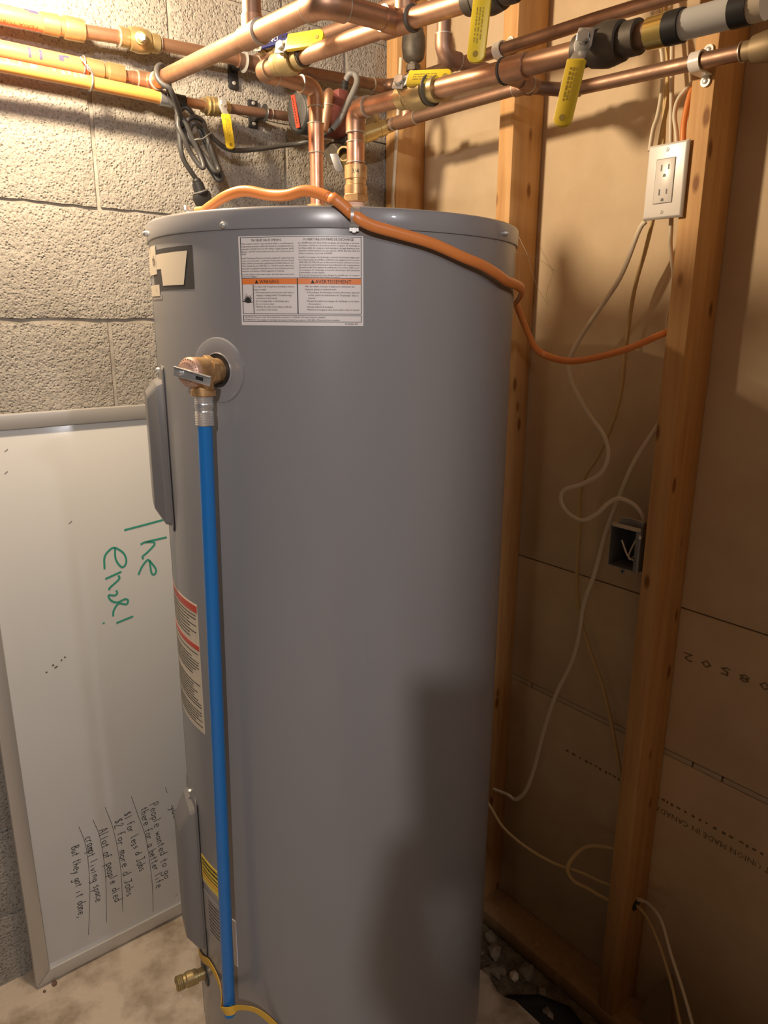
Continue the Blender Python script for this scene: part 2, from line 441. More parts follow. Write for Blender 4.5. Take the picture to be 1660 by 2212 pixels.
def run(parent, pts, m=COPPER, r=RP, rc=0.017, me=None, re=None, rings=True):
    pts = [V(p) for p in pts]; cur = pts[0]
    for i in range(1, len(pts) - 1):
        e0, e1 = elbow(parent, pts[i - 1], pts[i], pts[i + 1], rc, re or r * 1.22, me or m, rings)
        seg(parent, cur, e0.lerp(pts[i], 0.15), r, m); cur = e1.lerp(pts[i], 0.15)
    seg(parent, cur, pts[-1], r, m)
def coupling(parent, P, ax, prof, m=BRASS, name='coupling', seg_=20):
    return obj(name, MB().lathe(prof, P, ax, seg_), m, parent, True, angle=30)
def ball_valve(parent, P, ax, m=BRASS, k=1.0, L=0.033):
    prof = [(-L, .0150), (-L * .62, .0150), (-L * .60, .0138), (-L * .50, .0138), (-L * .48, .0175), (-L * .2, .0192), (0, .0200), (L * .2, .0192), (L * .48, .0175), (L * .50, .0138), (L * .60, .0138), (L * .62, .0150), (L, .0150)]
    return obj('ball_valve', MB().lathe([(a * k, b * k) for a, b in prof], P, ax, 22), m, parent, True, angle=30)
def lever(valve, P, sdir, hdir, L, wd=0.020, m=YELLOW, out=0.026, tang=0.012, step=0.006, prints=True, text=None):
    """stem + nut + steel tang + dipped sleeve, all sub-parts of the valve"""
    P, s, h = V(P), V(sdir).normalized(), V(hdir).normalized()
    h = (h - s * h.dot(s)).normalized(); w = s.cross(h)
    obj('stem', MB().lathe([(0.008, .0078), (out - .004, .0078), (out - .004, .0062), (out + .004, .0062)], P, s, 14), valve_brass, valve, True, angle=30)
    obj('nut', MB().lathe([(out + .0012, .0068), (out + .0058, .0068), (out + .0062, .006)], P, s, sides=6), STEEL, valve, True, bevel=.0005, angle=20)
    O = P + s * (out - .0015)
    t = MB()
    t.prism([(-.009, -.008), (.006, -.009), (tang, -wd * .36), (tang, wd * .36), (.006, .009), (-.009, .008)], O, h, w, s, .0024)
    a = O + h * (tang - .001); b = O + h * (tang + step * 1.4) + s * step
    t.rings([[a + w * wd * .36, a - w * wd * .36, a - w * wd * .36 + s * .0024, a + w * wd * .36 + s * .0024], [b + w * wd * .4, b - w * wd * .4, b - w * wd * .4 + s * .0024, b + w * wd * .4 + s * .0024]])
    obj('lever_tang', t, STEEL, valve, True, bevel=.0004, angle=30)
    O2 = b - s * .0016
    pts = []
    for cx_, cy_, a0 in ((L - wd * .42, wd * .08, 0), (.004, wd * .42, 90), (.004, -wd * .42, 180), (L - wd * .42, -wd * .08, 270)):
        rr = wd * .42 if cx_ > .01 else .004
        for q in range(5):
            an = math.radians(a0 + q * 22.5)
            yy = cy_ + (rr if cx_ > .01 else .003) * math.sin(an)
            pts.append((cx_ + rr * math.cos(an), max(-wd / 2, min(wd / 2, yy))))
    o = obj('lever_sleeve', MB().prism(pts, O2, h, w, s, .0056), m, valve, True, bevel=.0014, angle=30)
    obj('lever_hole', MB().lathe([(-.0004, .0029), (.0062, .0029)], O2 + h * (L - wd * .42), s, 12), BLACKP if text else mat('hole_shade', (0.33, 0.22, 0.02), .6), valve)
    ink = MB()
    if text:
        vs, fs = text_pts(text, wd * .42)
        x1 = max(v[0] for v in vs); kx = min(1.0, L * .6 / x1)
        for sg in (1,):
            add_flat(ink, vs, fs, lambda a, b: O2 + h * (.006 + a * kx) + w * (-wd * .2 + b) + s * .0060)
        obj('lever_print', ink, LABELW, valve, False)
    elif prints:
        rr = random.Random(int(L * 1e5) + int(P.x * 1000))
        for row in range(3):
            x = .008
            while x < L * .62:
                q = rr.uniform(.0015, .005)
                ink.prism([(x, (row - 1) * wd * .17 - .0007), (x + q, (row - 1) * wd * .17 - .0007), (x + q, (row - 1) * wd * .17 + .0007), (x, (row - 1) * wd * .17 + .0007)], O2 + s * .0054, h, w, s, .0004)
                x += q + rr.uniform(.0006, .002)
        obj('lever_print', ink, mat('sleeve_print', (0.40, 0.28, 0.03), .6), valve, False)
valve_brass = BRASS

# --- upper line: orange PEX on the block wall, round the corner, along the studs
A = thing('supply_pipe', (-0.45, -0.05, 1.83), 'copper supply pipe, topmost on the block wall, turning the corner and strapped to the studs', 'pipe')
def xat(pts, x):
    for p, q in zip(pts, pts[1:]):
        if (p[0] - x) * (q[0] - x) <= 0:
            t = (x - p[0]) / (q[0] - p[0]); return V(p).lerp(V(q), t)
AL = [(-1.5, -.05, 1.834), (-.8251, -.05, 1.8342), (-.6964, -.05, 1.8373), (-.5705, -.05, 1.846), (-.4093, -.05, 1.8501), (-.2507, -.05, 1.860), (-.03, -.05, 1.8705)]
PA = lambda x: xat(AL, x)
obj('plastic_tube', MB().tube([AL[0], PA(-.9), PA(-.82), PA(-.757)], .0142, 20), PEX_O, A, True, angle=60)
coupling(A, PA(-.763), (1, 0, .03), [(0, .0162), (.0255, .0168), (.0265, .0140), (.0335, .0140), (.0345, .0172), (.0385, .0178), (.066, .0176), (.0665, .012)])
seg(A, PA(-.70), PA(-.633)); ring(A, PA(-.6357), (1, 0, .03), .0158)
va = ball_valve(A, PA(-.600), (1, 0, .03), BRASS, 1.05)
obj('stem', MB().lathe([(.01, .010), (.027, .010), (.0275, .007), (.033, .007)], PA(-.600), (-.25, -1, -.15), 14), BRASS, va, True, angle=30)
obj('nut', MB().lathe([(.0335, .0062), (.038, .0062)], PA(-.600), (-.25, -1, -.15), sides=6), STEEL, va, True)
ring(A, PA(-.562), (1, 0, .03), .0142)
seg(A, PA(-.568), PA(-.30)); coupling(A, PA(-.392), (1, 0, 0), [(-.014, .0132), (.028, .0132)], COPPER_D); ring(A, PA(-.362), (1, 0, .03), .0145)
AC = V((-.03, -.05, 1.8705)); A2 = [V((-.03, -.2846, 1.8655)), V((-.03, -.593, 1.8565)), V((-.03, -1.35, 1.822))]
seg(A, PA(-.31), PA(-.07), RP, COPPER_D)
e0, e1 = elbow(A, PA(-.2), AC, A2[0], .030, .0138, COPPER_D, True, .016)
tee_p = V((-.03, -.1334, 1.8690))
seg(A, e1, A2[0], RP, COPPER_D); seg(A, A2[0], A2[1], RP, COPPER_D); seg(A, A2[1], A2[2], RP, COPPER_D)
obj('tee', MB().lathe([(-.024, .0136), (.024, .0136)], tee_p, (0, 1, 0), 20).lathe([(0, .0122), (.020, .0122)], tee_p, (0, 0, 1), 20), COPPER_D, A, True, angle=40)
mk = MB()
vs, fs = text_pts('PEX-A TUBING CB210', .0062, .105)
def wrapA(a, b):
    x = -.772 - a; an = math.radians(-125) + (b - .003) / .0142   # printed along the tube, read from the other side
    P = PA(x); return P + V((0, math.cos(an) * .0145, math.sin(an) * .0145))
add_flat(mk, vs, fs, wrapA); obj('tube_print', mk, INK_R, A, False)
mk = MB()
def dash_on(mb, fn, x0, x1, c0, c1, r, n=5):
    """painted marker dab on a horizontal tube: x from x0 to x1, angle c0..c1 degrees"""
    g = []
    for i in range(n + 1):
        x = x0 + (x1 - x0) * i / n; P = fn(x); row = []
        for k in range(5):
            an = math.radians(c0 + (c1 - c0) * k / 4); row.append(mb.bm.verts.new(P + V((0, math.cos(an) * r, math.sin(an) * r))))
        g.append(row)
    for i in range(n):
        for k in range(4): mb.bm.faces.new((g[i][k], g[i + 1][k], g[i + 1][k + 1], g[i][k + 1]))
for x0, x1, c0, c1 in ((-.830, -.806, 110, 122), (-.785, -.770, 118, 150), (-.790, -.783, 108, 135)): dash_on(mk, PA, x0, x1, c0, c1, .0144)
tag(obj('marker_dab', mk, INK_B, A, False), kind='stuff')

# --- air vent standing on the corner tee
vent = thing('air_vent', tuple(tee_p + V((0, 0, .02))), 'dusty dark bronze bulb-shaped air vent standing on the pipe in the corner', 'vent')
P = tee_p
obj('vent_body', MB().lathe([(.020, .010), (.030, .011), (.034, .018), (.040, .0225), (.060, .0255), (.078, .0248), (.088, .0215), (.0885, .0205), (.094, .0205), (.095, .018), (.106, .014), (.107, .0095), (.118, .0095)], P, (0, 0, 1), 22), BRASS_D, vent, True, angle=35)
obj('vent_cap', MB().lathe([(.118, .0115), (.128, .0115), (.129, .006), (.20, .0055), (.32, .0055)], P, (0, 0, 1), 16), COPPER_D, vent, True, angle=30)
obj('hex_base', MB().lathe([(.014, .0165), (.026, .0165)], P, (0, 0, 1), sides=6), BRASS_D, vent, True, bevel=.0008, angle=20)

# --- middle line: orange PEX then copper climbing out from the wall towards the ball-valve header
B = thing('return_pipe', (-0.6, -0.3, 1.7), 'orange plastic tube with brass coupling joined to copper rising diagonally out from the wall', 'pipe')
BL = [(-1.5, -.05, 1.783), (-.8311, -.05, 1.7829), (-.7017, -.05, 1.7825), (-.5902, -.05, 1.780)]
PB = lambda x: xat(BL, x)
obj('plastic_tube', MB().tube([BL[0], PB(-.9), PB(-.8), PB(-.69)], .0142, 20), PEX_O, B, True, angle=60)
coupling(B, PB(-.696), (1, 0, -.02), [(0, .0162), (.0255, .0166), (.0262, .0138), (.034, .0138), (.035, .0172), (.062, .0172), (.0625, .012)])
Bc = V((-.580, -.052, 1.780)); Be = V((-.6509, -.701, 1.7078)); Bt = V((-.5426, -.701, 1.7112))
seg(B, PB(-.64), PB(-.615))
run(B, [PB(-.62), Bc, Be, Bt], COPPER, .0125, .016, None, .0152)
t1 = Bc.lerp(Be, .70)
obj('tee', MB().lathe([(-.026, .0150), (.026, .0150)], t1, Be - Bc, 20).lathe([(0, .0145), (.022, .0145)], t1, (0, 0, 1), 20), COPPER, B, True, angle=40)
seg(B, t1 + V((0, 0, .01)), t1 + V((0, 0, .30)), .0125, COPPER_D); ring(B, Bc.lerp(Be, .742), Be - Bc, .0158)
mk = MB()
for x0, x1, c0, c1 in ((-.792, -.788, 140, 205), (-.775, -.771, 140, 205), (-.745, -.737, 150, 185), (-.738, -.728, 145, 160)): dash_on(mk, PB, x0, x1, c0, c1, .0144)
tag(obj('marker_dab', mk, INK_B, B, False), kind='stuff')

# --- lower line: yellow PEX, copper, ball valve, pump
C_ = thing('pump_feed_pipe', (-0.55, -0.05, 1.74), 'yellow plastic tube then thin copper pipe with hanging yellow valve handle leading to the pump', 'pipe')
CL = [(-1.5, -.069, 1.752), (-.8400, -.069, 1.7552), (-.7100, -.069, 1.7552), (-.5300, -.069, 1.7525), (-.4821, -.05, 1.7594), (-.3749, -.05, 1.767), (-.20, -.05, 1.774)]
PC = lambda x: xat(CL, x)
obj('plastic_tube', MB().tube([CL[0], PC(-.85), PC(-.72), PC(-.65), PC(-.570)], .0108, 18), PEX_Y, C_, True, angle=60)
coupling(C_, PC(-.578), (1, 0, 0), [(0, .0128), (.023, .0128), (.0235, .0100), (.03, .0100)], STEEL_D, 'crimp_collar')
coupling(C_, PC(-.555), (1, 0, 0), [(0, .0118), (.026, .0118), (.0265, .009)], BLACKP, 'insert_fitting')
seg(C_, PC(-.56), PC(-.46), .0088); ring(C_, PC(-.4835), (1, 0, 0), .0125)
vc = ball_valve(C_, PC(-.458), (1, 0, .05), BRASS, .84)
for t in (-.474, -.466): ring(C_, PC(t), (1, 0, 0), .0172, BRASS, .004, 'valve_rib')
lever(vc, PC(-.452), (-.05, -1, .12), (.06, -.05, -1), .062, .0175, YELLOW, .022, .013)
seg(C_, PC(-.44), PC(-.27), .0088, COPPER_D); ring(C_, PC(-.335), (1, 0, 0), .0112)
mk = MB(); rr = random.Random(4)
for x in (-.83, -.812, -.795, -.788, -.76, -.748, -.738, -.728, -.719, -.712): dash_on(mk, PC, x, x + rr.uniform(.003, .007), 120 + rr.uniform(-10, 10), 165 + rr.uniform(-10, 15), .0110)
tag(obj('marker_dab', mk, mat('teal_marker', (0.10, 0.13, 0.13), .7), C_, False), kind='stuff')

# --- twisted tie wire holding the two tubes together
tw = [(-.7126, -.072, 1.7905), (-.7051, -.075, 1.7796), (-.6981, -.076, 1.7726), (-.6956, -.073, 1.7675), (-.7003, -.071, 1.7582), (-.6944, -.066, 1.7551), (-.6917, -.064, 1.7513), (-.6992, -.063, 1.7451)]
tw2 = [(p[0] + (.004 if i % 2 else -.004), p[1] + .003, p[2] + .001) for i, p in enumerate(tw)]
mb = MB().tube(smooth_path(tw, 6), .0016, 8).tube(smooth_path(tw2[1:], 6), .0016, 8)
mb.tube([(-.703 + .002 * math.sin(a), -.05 + .0165 * math.cos(a), 1.7825 + .0165 * math.sin(a)) for a in [math.radians(k * 20) for k in range(18)]], .0015, 8, closed=True)
mb.tube([(-.698 + .002 * math.sin(a), -.069 + .0125 * math.cos(a), 1.7552 + .0125 * math.sin(a)) for a in [math.radians(k * 20) for k in range(18)]], .0015, 8, closed=True)
tag(obj('tie_wire', mb, STEEL_D, None, True, angle=60), 'twisted steel tie wire binding the orange and yellow tubes', 'wire')

# --- black pipe clips on the block wall
def clip(x, z, y=-.05, r=.0125, pz=None, label=''):
    t = thing('pipe_clip', (x, 0, z - .04), label, 'pipe clip', 'black clips on the block wall')
    obj('backplate', MB().box((x - .0105, -.006, z - .040), (x + .0105, .0, z + .012)), BLACKP, t, True, bevel=.0015)
    obj('standoff', MB().box((x - .006, y + r * .8, (pz or z) - .008), (x + .006, -.004, (pz or z) + .006)), BLACKP, t, True, bevel=.001)
    P0 = V((x, y, pz or z))
    obj('loop', MB().tube([P0 + V((0, math.cos(a) * (r + .0015), math.sin(a) * (r + .0015))) for a in [k * 2 * PI / 24 for k in range(24)]], .0022, 8, closed=True, rx=.0055, up=None), BLACKP if r < .0115 else GREYC, t, True, angle=60)
    for dz in ((-.030,) if r > .0115 else (-.032, .006)):
        obj('screw', MB().lathe([(.005, .0042), (.0078, .0036), (.0085, .002)], (x, 0, z + dz), (0, -1, 0), 12), STEEL, t, True, angle=30)
clip(-.392, 1.853, -.05, .0128, PA(-.392).z, 'black clip with a grey loop carrying the topmost copper pipe')
clip(-.350, 1.788, -.05, .0098, PC(-.362).z, 'tall black clip holding the thin pipe just before the pump')

# --- tank risers and headers
D_ = thing('hot_riser_pipe', (-.4431, -.3729, 1.51), 'copper riser from the tank looping into the upper header with a yellow lever', 'pipe')
Rz = 1.728
D1 = V((-.4431, -.3729, 1.51)); D2 = V((-.4431, -.3729, Rz)); D3 = V((-.5426, -.3729, 1.7325)); D4 = V((-.5426, -.4493, 1.7290)); D5 = V((-.5426, -.701, 1.7112)); D6 = V((-.5426, -.8319, 1.6985)); D7 = V((-.5426, -1.02, 1.683))
coupling(D_, D1, (0, 0, 1), [(-.004, .0165), (.043, .0165), (.0435, .013)], BRONZE)
obj('pipe', MB().tube([D1, D1 + V((0, 0, .06)), D1 + V((0, 0, .122))], RP, 20), COPPER_N, D_, True, angle=60)
obj('coupling', MB().lathe([(.122, .0130), (.165, .0130)], D1, (0, 0, 1), 20), COPPER_N, D_, True, angle=40)
ring(D_, D1 + V((0, 0, .1225)), (0, 0, 1), .0138); ring(D_, D1 + V((0, 0, .166)), (0, 0, 1), .0138)
run(D_, [D1 + V((0, 0, .16)), D2, D3, D5, D7], COPPER, RP, .016, None, .0136)
vd = ball_valve(D_, D4 + (D5 - D4) * .03, D5 - D4, BRASS, 1.0, .036)
valve_brass = BRASS
lever(vd, D4 + (D5 - D4) * .045, (-.84, -.42, .34), (-.02, -1, .16), .058, .0230, YELLOW, .027, .006, .005)
ring(D_, D4 + (D5 - D4) * .18, D5 - D4, .0142, BRASS_D, .004); 
obj('tee', MB().lathe([(-.026, .0140), (.026, .0140)], D5, D6 - D4, 20).lathe([(0, .0140), (.024, .0140)], D5, (-1, 0, 0), 20).lathe([(0, .0120), (.2, .0110)], D5 + V((.0, -.012, 0)), (0, 0, 1), 16), COPPER, D_, True, angle=40)
ring(D_, D5 + (D6 - D5).normalized() * .027, D6 - D5, .0146, BRASS_D, .004)
vd2 = ball_valve(D_, D5.lerp(D7, .475), D7 - D5, BRASS_D, 1.0)
lever(vd2, D5.lerp(D7, .475), (-.85, -.5, 0.05), (.02, .10, -1), .058, .0185, YELLOW, .024, .010, .005)

E_ = thing('cold_riser_pipe', (-.5059, -.5661, 1.51), 'copper riser at the tank front bending into a long pipe with two yellow levers', 'pipe')
E1 = V((-.5059, -.5661, 1.50)); E2 = V((-.5059, -.5661, 1.6495)); E3 = V((-.5059, -.6943, 1.6450)); E4 = V((-.5059, -.9494, 1.6335)); E5 = V((-.5059, -1.1234, 1.620))
PE = lambda y: V((-.5059, y, 1.6495 + (y + .5661) * (1.620 - 1.6495) / (-1.1234 + .5661)))
obj('nipple', MB().lathe([(0.0, .0118)] + [(0.012 + i * .0016, .0118 + (.0007 if i % 2 else 0)) for i in range(14)], E1, (0, 0, 1), 20), mat('pink_tape', (.74, .50, .40), .6), E_, True, angle=60)
obj('union_nut', MB().lathe([(.030, .0190), (.040, .0190)], E1, (0, 0, 1), sides=6), BRONZE, E_, True, bevel=.001, angle=20)
coupling(E_, E1, (0, 0, 1), [(.040, .0160), (.052, .0160), (.053, .0142), (.060, .0142), (.0605, .0158), (.078, .0158), (.079, .012)], BRONZE, 'adapter')
vs, fs = text_pts('3/4', .006)
m_ = MB(); vdir = (CP - E1); a0 = math.atan2(vdir.y, vdir.x)
add_flat(m_, vs, fs, lambda a, b: E1 + V((math.cos(a0 - .35 + a / .016) * .0161, math.sin(a0 - .35 + a / .016) * .0161, .066 + b))); obj('cast_mark', m_, INK, E_, False)
obj('pipe', MB().tube([E1 + V((0, 0, .078)), E1 + V((0, 0, .09)), E1 + V((0, 0, .107))], RP, 20), COPPER_N, E_, True, angle=60)
obj('coupling', MB().lathe([(.082, .0124), (.108, .0124)], E1, (0, 0, 1), 20), COPPER_N, E_, True, angle=40)
ring(E_, E1 + V((0, 0, .082)), (0, 0, 1), .0134); ring(E_, E1 + V((0, 0, .1085)), (0, 0, 1), .0132)
run(E_, [E1 + V((0, 0, .10)), E2, E5 + (E5 - E2) * -.18], COPPER, RP, .016, None, .0136)
ve = ball_valve(E_, PE(-.700), E5 - E2, BRASS, .98, .036)
for q in (-.690, -.706, -.722): ring(E_, PE(q), E5 - E2, .0182, BRASS_D, .004, 'valve_rib')
lever(ve, PE(-.676), (-.80, -.40, .42), (-.02, -1, .12), .058, .0190, YELLOW, .025, .006, .005)
coupling(E_, PE(-.845), E5 - E2, [(0, .0131), (.030, .0131), (.0305, .0111)], COPPER, 'coupling'); ring(E_, PE(-.842), E5 - E2, .0141, BRASS_D, .003)
valve_brass = BRASS_D
ve2 = ball_valve(E_, PE(-.976), E5 - E2, BRASS_D, 1.02, .034)
lever(ve2, PE(-.958), (-.92, -.30, .10), (-.02, .16, -1), .060, .0185, YELLOW, .024, .012, .006)
dirE = (E5 - E2).normalized()
coupling(E_, PE(-1.012), dirE, [(0, .0113), (.010, .0113)], COPPER_D, 'pipe_stub')
coupling(E_, PE(-1.0214), dirE, [(0, .0135), (.019, .0140), (.0195, .012)], BRASS_B, 'adapter')
coupling(E_, PE(-1.040), dirE, [(0, .0140), (.015, .0140), (.0155, .011)], BLACKP, 'crimp_ring')
coupling(E_, PE(-1.054), dirE, [(0, .0122), (.047, .0122)], GREYW, 'plastic_sleeve')
coupling(E_, PE(-1.100), dirE, [(0, .0128), (.0155, .0128)], BLACKP, 'crimp_ring')
coupling(E_, PE(-1.1155), dirE, [(0, .0118), (.012, .0118)], CREAM, 'end_plug')

# --- line from the pump along the studs (lower), with its jog and the drop that joins it
G_ = thing('recirculation_pipe', (-.07, -.5, 1.74), 'lower copper pipe from the pump, clamped to the stud above the outlet', 'pipe')
G0 = V((-.108, -.140, 1.764)); G1 = V((-.092, -.502, 1.765)); G2 = V((-.030, -.556, 1.7590)); G3 = V((-.03, -.8649, 1.7445)); 
run(G_, [G0, G1, G2, G3], COPPER_D, RP, .012, None, .0134)
g1 = G0.lerp(G1, .17)
obj('tee', MB().lathe([(-.026, .0136), (.030, .0136)], g1, G1 - G0, 20).lathe([(0, .0130), (.020, .0125)], g1, (0, 0, 1), 18), COPPER, G_, True, angle=40)
ring(G_, g1 + (G1 - G0).normalized() * .031, G1 - G0, .0145); ring(G_, G0.lerp(G1, .06), G1 - G0, .0135)
ring(G_, G3 + V((0, .004, 0)), (0, 1, 0), .0142)
coupling(G_, G3, (0, -1, -.04), [(0, .0135), (.012, .0135), (.013, .018), (.035, .021), (.055, .018), (.07, .0145), (.10, .0145)], mat('brass_old', (.30, .225, .13), .55, .5), 'ball_valve')
coupling(G_, G0, G0 - G1, [(-.002, .0135), (.010, .0135)], BRASS, 'coupling')
F_ = thing('drop_pipe', (-.287, -.505, 1.77), 'dark copper pipe dropping from above and turning towards the stud wall', 'pipe')
run(F_, [(-.287, -.505, 2.10), (-.287, -.505, 1.772), (-.052, -.519, 1.7645)], COPPER_D, RP, .020, None, .0136)
coupling(F_, (-.115, -.5155, 1.7665), (1, -.05, -.03), [(0, .0136), (.022, .0136), (.023, .0125), (.04, .0125)], COPPER_D); ring(F_, (-.092, -.5165, 1.7658), (1, 0, 0), .0144)
I_ = thing('wall_branch_pipe', (-.32, -.2, 1.85), 'tarnished pipe with a navy blue lever leaving the top of the block wall', 'pipe')
I0 = V((-.328, -.06, 1.872)); I1 = V((-.330, -.18, 1.862)); I2 = V((-.3105, -.315, 1.868)); I3 = V((-.2955, -.75, 1.868))
I0 = V((-.327, -.075, 1.868)); 
I0 = V((-.345, -.085, 1.867))
seg(I_, I0, (-.3090, -.30, 1.8695), RP, COPPER_D); seg(I_, (-.3090, -.30, 1.8695), (-.297, -.75, 1.8700), RP, COPPER_D)
seg(I_, (-.352, -.012, 1.866), I0, RP, COPPER_D)
valve_brass = BRASS
vi = ball_valve(I_, (-.340, -.112, 1.8673), (.16, -1, 0), BRASS, .9)
lever(vi, (-.352, -.066, 1.8670), (-.88, -.38, .30), (.16, -1, .16), .058, .0200, BLUEV, .024, .006, .004, text='X NCI')

# --- stud clamps
def clamp(P, label, grp='pale plastic clamps holding pipes to studs'):
    P = V(P); t = thing('pipe_clamp', tuple(P + V((0, 0, -.03))), label, 'pipe clamp', grp)
    arc = [P + V((math.cos(math.radians(a)) * -.0135, 0, math.sin(math.radians(a)) * .0135)) for a in range(-95, 96, 10)]
    pts = [V((-.0015, P.y, P.z - .0135))] + arc + [V((-.0015, P.y, P.z + .0135))]
    mb = MB(); rings = []
    for i, p in enumerate(pts):
        a = pts[max(0, i - 1)]; b = pts[min(len(pts) - 1, i + 1)]; T = (b - a).normalized(); N = T.cross(V((0, 1, 0))).normalized()
        rings.append([p + V((0, .0085, 0)) - N * .0014, p + V((0, -.0085, 0)) - N * .0014, p + V((0, -.0085, 0)) + N * .0014, p + V((0, .0085, 0)) + N * .0014])
    mb.rings(rings); obj('band', mb, WHITEP, t, True, angle=40)
    for s in (1, -1):
        c = V((-.0015, P.y, P.z + s * .0215))
        obj('ear', MB().lathe([(-.0015, .0078), (.0022, .0078)], c, (-1, 0, 0), 18), WHITEP, t, True, angle=30)
        obj('screw', MB().lathe([(.002, .0045), (.0042, .0038), (.005, .0022)], c, (-1, 0, 0), 12), STEEL, t, True, angle=30)
clamp((-.03, -.3850, 1.8625), 'pale plastic clamp fixing the upper pipe to the bare middle stud')
clamp((-.03, -.7930, 1.7480), 'pale plastic clamp fixing the lower pipe to the stud with the outlet')
# ------------------------------------------------------------------ circulator pump in the corner
pump = thing('circulator_pump', (-.25, -.11, 1.70), 'red circulator pump with black motor cap and red tag strip on the block wall', 'pump')
PX, PY, PZ = -.3130, -.112, 1.7640
obj('motor_cap', MB().lathe([(0, .034), (.0015, .0375), (.004, .0395), (.036, .0405), (.037, .0385), (.043, .0385)], (PX, PY, PZ), (1, 0, .06), 36), BLACKP, pump, True, angle=40)
obj('cap_face', MB().lathe([(-.0012, .032), (-.0002, .0335)], (PX, PY, PZ), (1, 0, .06), 36), mat('pump_face', (.085, .083, .08), .5, col2=(.05, .05, .05), scale=50), pump, True, angle=40)
obj('motor_body', MB().lathe([(.042, .0405), (.086, .0420), (.100, .0410), (.108, .0370)], (PX, PY, PZ), (1, 0, .06), 36), PUMPR, pump, True, angle=40)
obj('volute', MB().lathe([(.106, .034), (.128, .0345), (.136, .0320), (.146, .021)], (PX, PY, PZ), (1, 0, .06), 32), CREAM, pump, True, angle=40)
obj('flange', MB().box((PX + .108, PY - .012, PZ - .058), (PX + .136, PY + .03, PZ + .02)), BRASS_D, pump, True, bevel=.003)
U = V((0, -.0, 0))
t = MB()
t.prism([(-.0065, -.0305), (.0055, -.0340), (.0075, .0300), (-.0045, .0335)], (PX - .0030, PY, PZ), V((0, -.97, .24)).normalized(), V((0, .30, .95)).normalized(), (-1, 0, 0), .0012)
obj('tag_strip', t, TAGR, pump, True)
t = MB()
for i in range(10):
    z = -.024 + i * .0052
    t.box((PX - .0046, PY + z * .3 - .0012, PZ + z * .95), (PX - .0043, PY + z * .3 + .0022, PZ + z * .95 + .0032))
obj('tag_print', t, INK, pump, False)
obj('tag_corner', MB().prism([(-.007, 0), (0, .010), (.010, .003), (.004, -.002)], (PX + .020, PY - .020, PZ + .0400), (1, 0, 0), (0, -.3, .95), (0, -1, 0), .001), TAGR, pump, True)
obj('gasket_ring', MB().lathe([(.0405, .0418), (.043, .0418)], (PX, PY, PZ), (1, 0, .06), 36), BLACKP, pump, True, angle=40)
obj('gasket_ring', MB().lathe([(.107, .0385), (.109, .0385)], (PX, PY, PZ), (1, 0, .06), 36), BLACKP, pump, True, angle=40)
obj('terminal_block', MB().box((PX + .080, PY - .030, PZ + .034), (PX + .104, PY - .005, PZ + .050)), PUMPR, pump, True, bevel=.002)
obj('strain_relief', MB().lathe([(i * .0035, .0078 if i % 2 else .0066) for i in range(9)], (-.2114, -.128, 1.805), (.05, -.25, 1), 14), BLACKP, pump, True, angle=25)
obj('copper_stub', MB().tube(smooth_path([(-.262, -.14, 1.792), (-.272, -.165, 1.793), (-.2785, -.172, 1.785), (-.283, -.172, 1.760), (-.2905, -.170, 1.722)], 5), .0092, 16), COPPER, pump, True, angle=60)
ring(pump, (-.2815, -.172, 1.768), (0, .1, 1), .0112)
# brass isolation and drain valves under the pump
iso = thing('drain_tap', (-.20, -.12, 1.68), 'small brass drain tap with a flat grey lever behind the two tank risers', 'tap')
fd = V((-.72, -.68, -.14)).normalized(); oe = V((-.2378, -.165, 1.6899)); ob_ = oe - fd * .036
obj('union_nut', MB().lathe([(-.012, .0185), (-.010, .0205), (.010, .0205), (.012, .0185)], (-.2290, -.122, 1.6990), (.85, .2, .3), sides=12), BRASS_D, iso, True, angle=20)
obj('tap_body', MB().lathe([(-.036, .0125), (-.014, .0140), (.0, .0155), (.010, .0150), (.034, .0135)], ob_, (.62, .35, .62), 20), BRASS, iso, True, angle=40)
obj('outlet', MB().lathe([(0, .0130), (.020, .0135), (.022, .0150), (.026, .0150), (.0265, .0138), (.036, .0140), (.036, .0108), (.018, .0105)], ob_, fd, 22, cap1=True), BRASS, iso, True, angle=30)
obj('outlet_bore', MB().lathe([(.0183, .0102), (.0190, .0102)], ob_, fd, 22), BLACKP, iso, True)
ls = V((-.2513, -.152, 1.6860))
obj('tap_stem', MB().lathe([(0, .0085), (.012, .0085), (.0125, .0060), (.018, .0060)], ob_ + V((-.012, -.002, -.014)), V((-.5, -.55, -.35)), 14), BRASS, iso, True, angle=30)
obj('tap_lever', MB().prism([(-.0080, .004), (.0080, .004), (.0085, -.026), (.004, -.031), (-.005, -.031), (-.0085, -.026)], ls, V((.80, -.58, .10)).normalized(), V((-.34, .10, .93)).normalized(), V((-.6, -.8, 0)).normalized(), .0022), STEEL_D, iso, True, bevel=.0006)
obj('union_valve', MB().lathe([(-.004, .0145), (.022, .0150), (.023, .0168), (.050, .0168), (.051, .0145), (.060, .0145), (.061, .0160), (.074, .0160), (.075, .0135), (.092, .0135)], (-.178, -.118, 1.7330), V((-.104, -.142, 1.7645)) - V((-.178, -.118, 1.7330)), 22), mat('brass_yellow', (.74, .60, .27), .34, .8), iso, True, angle=30)
obj('union_arm', MB().lathe([(0, .011), (.03, .011), (.031, .014), (.046, .014)], (-.150, -.125, 1.748), (.55, .2, .6), 16), BRASS, iso, True, angle=30)

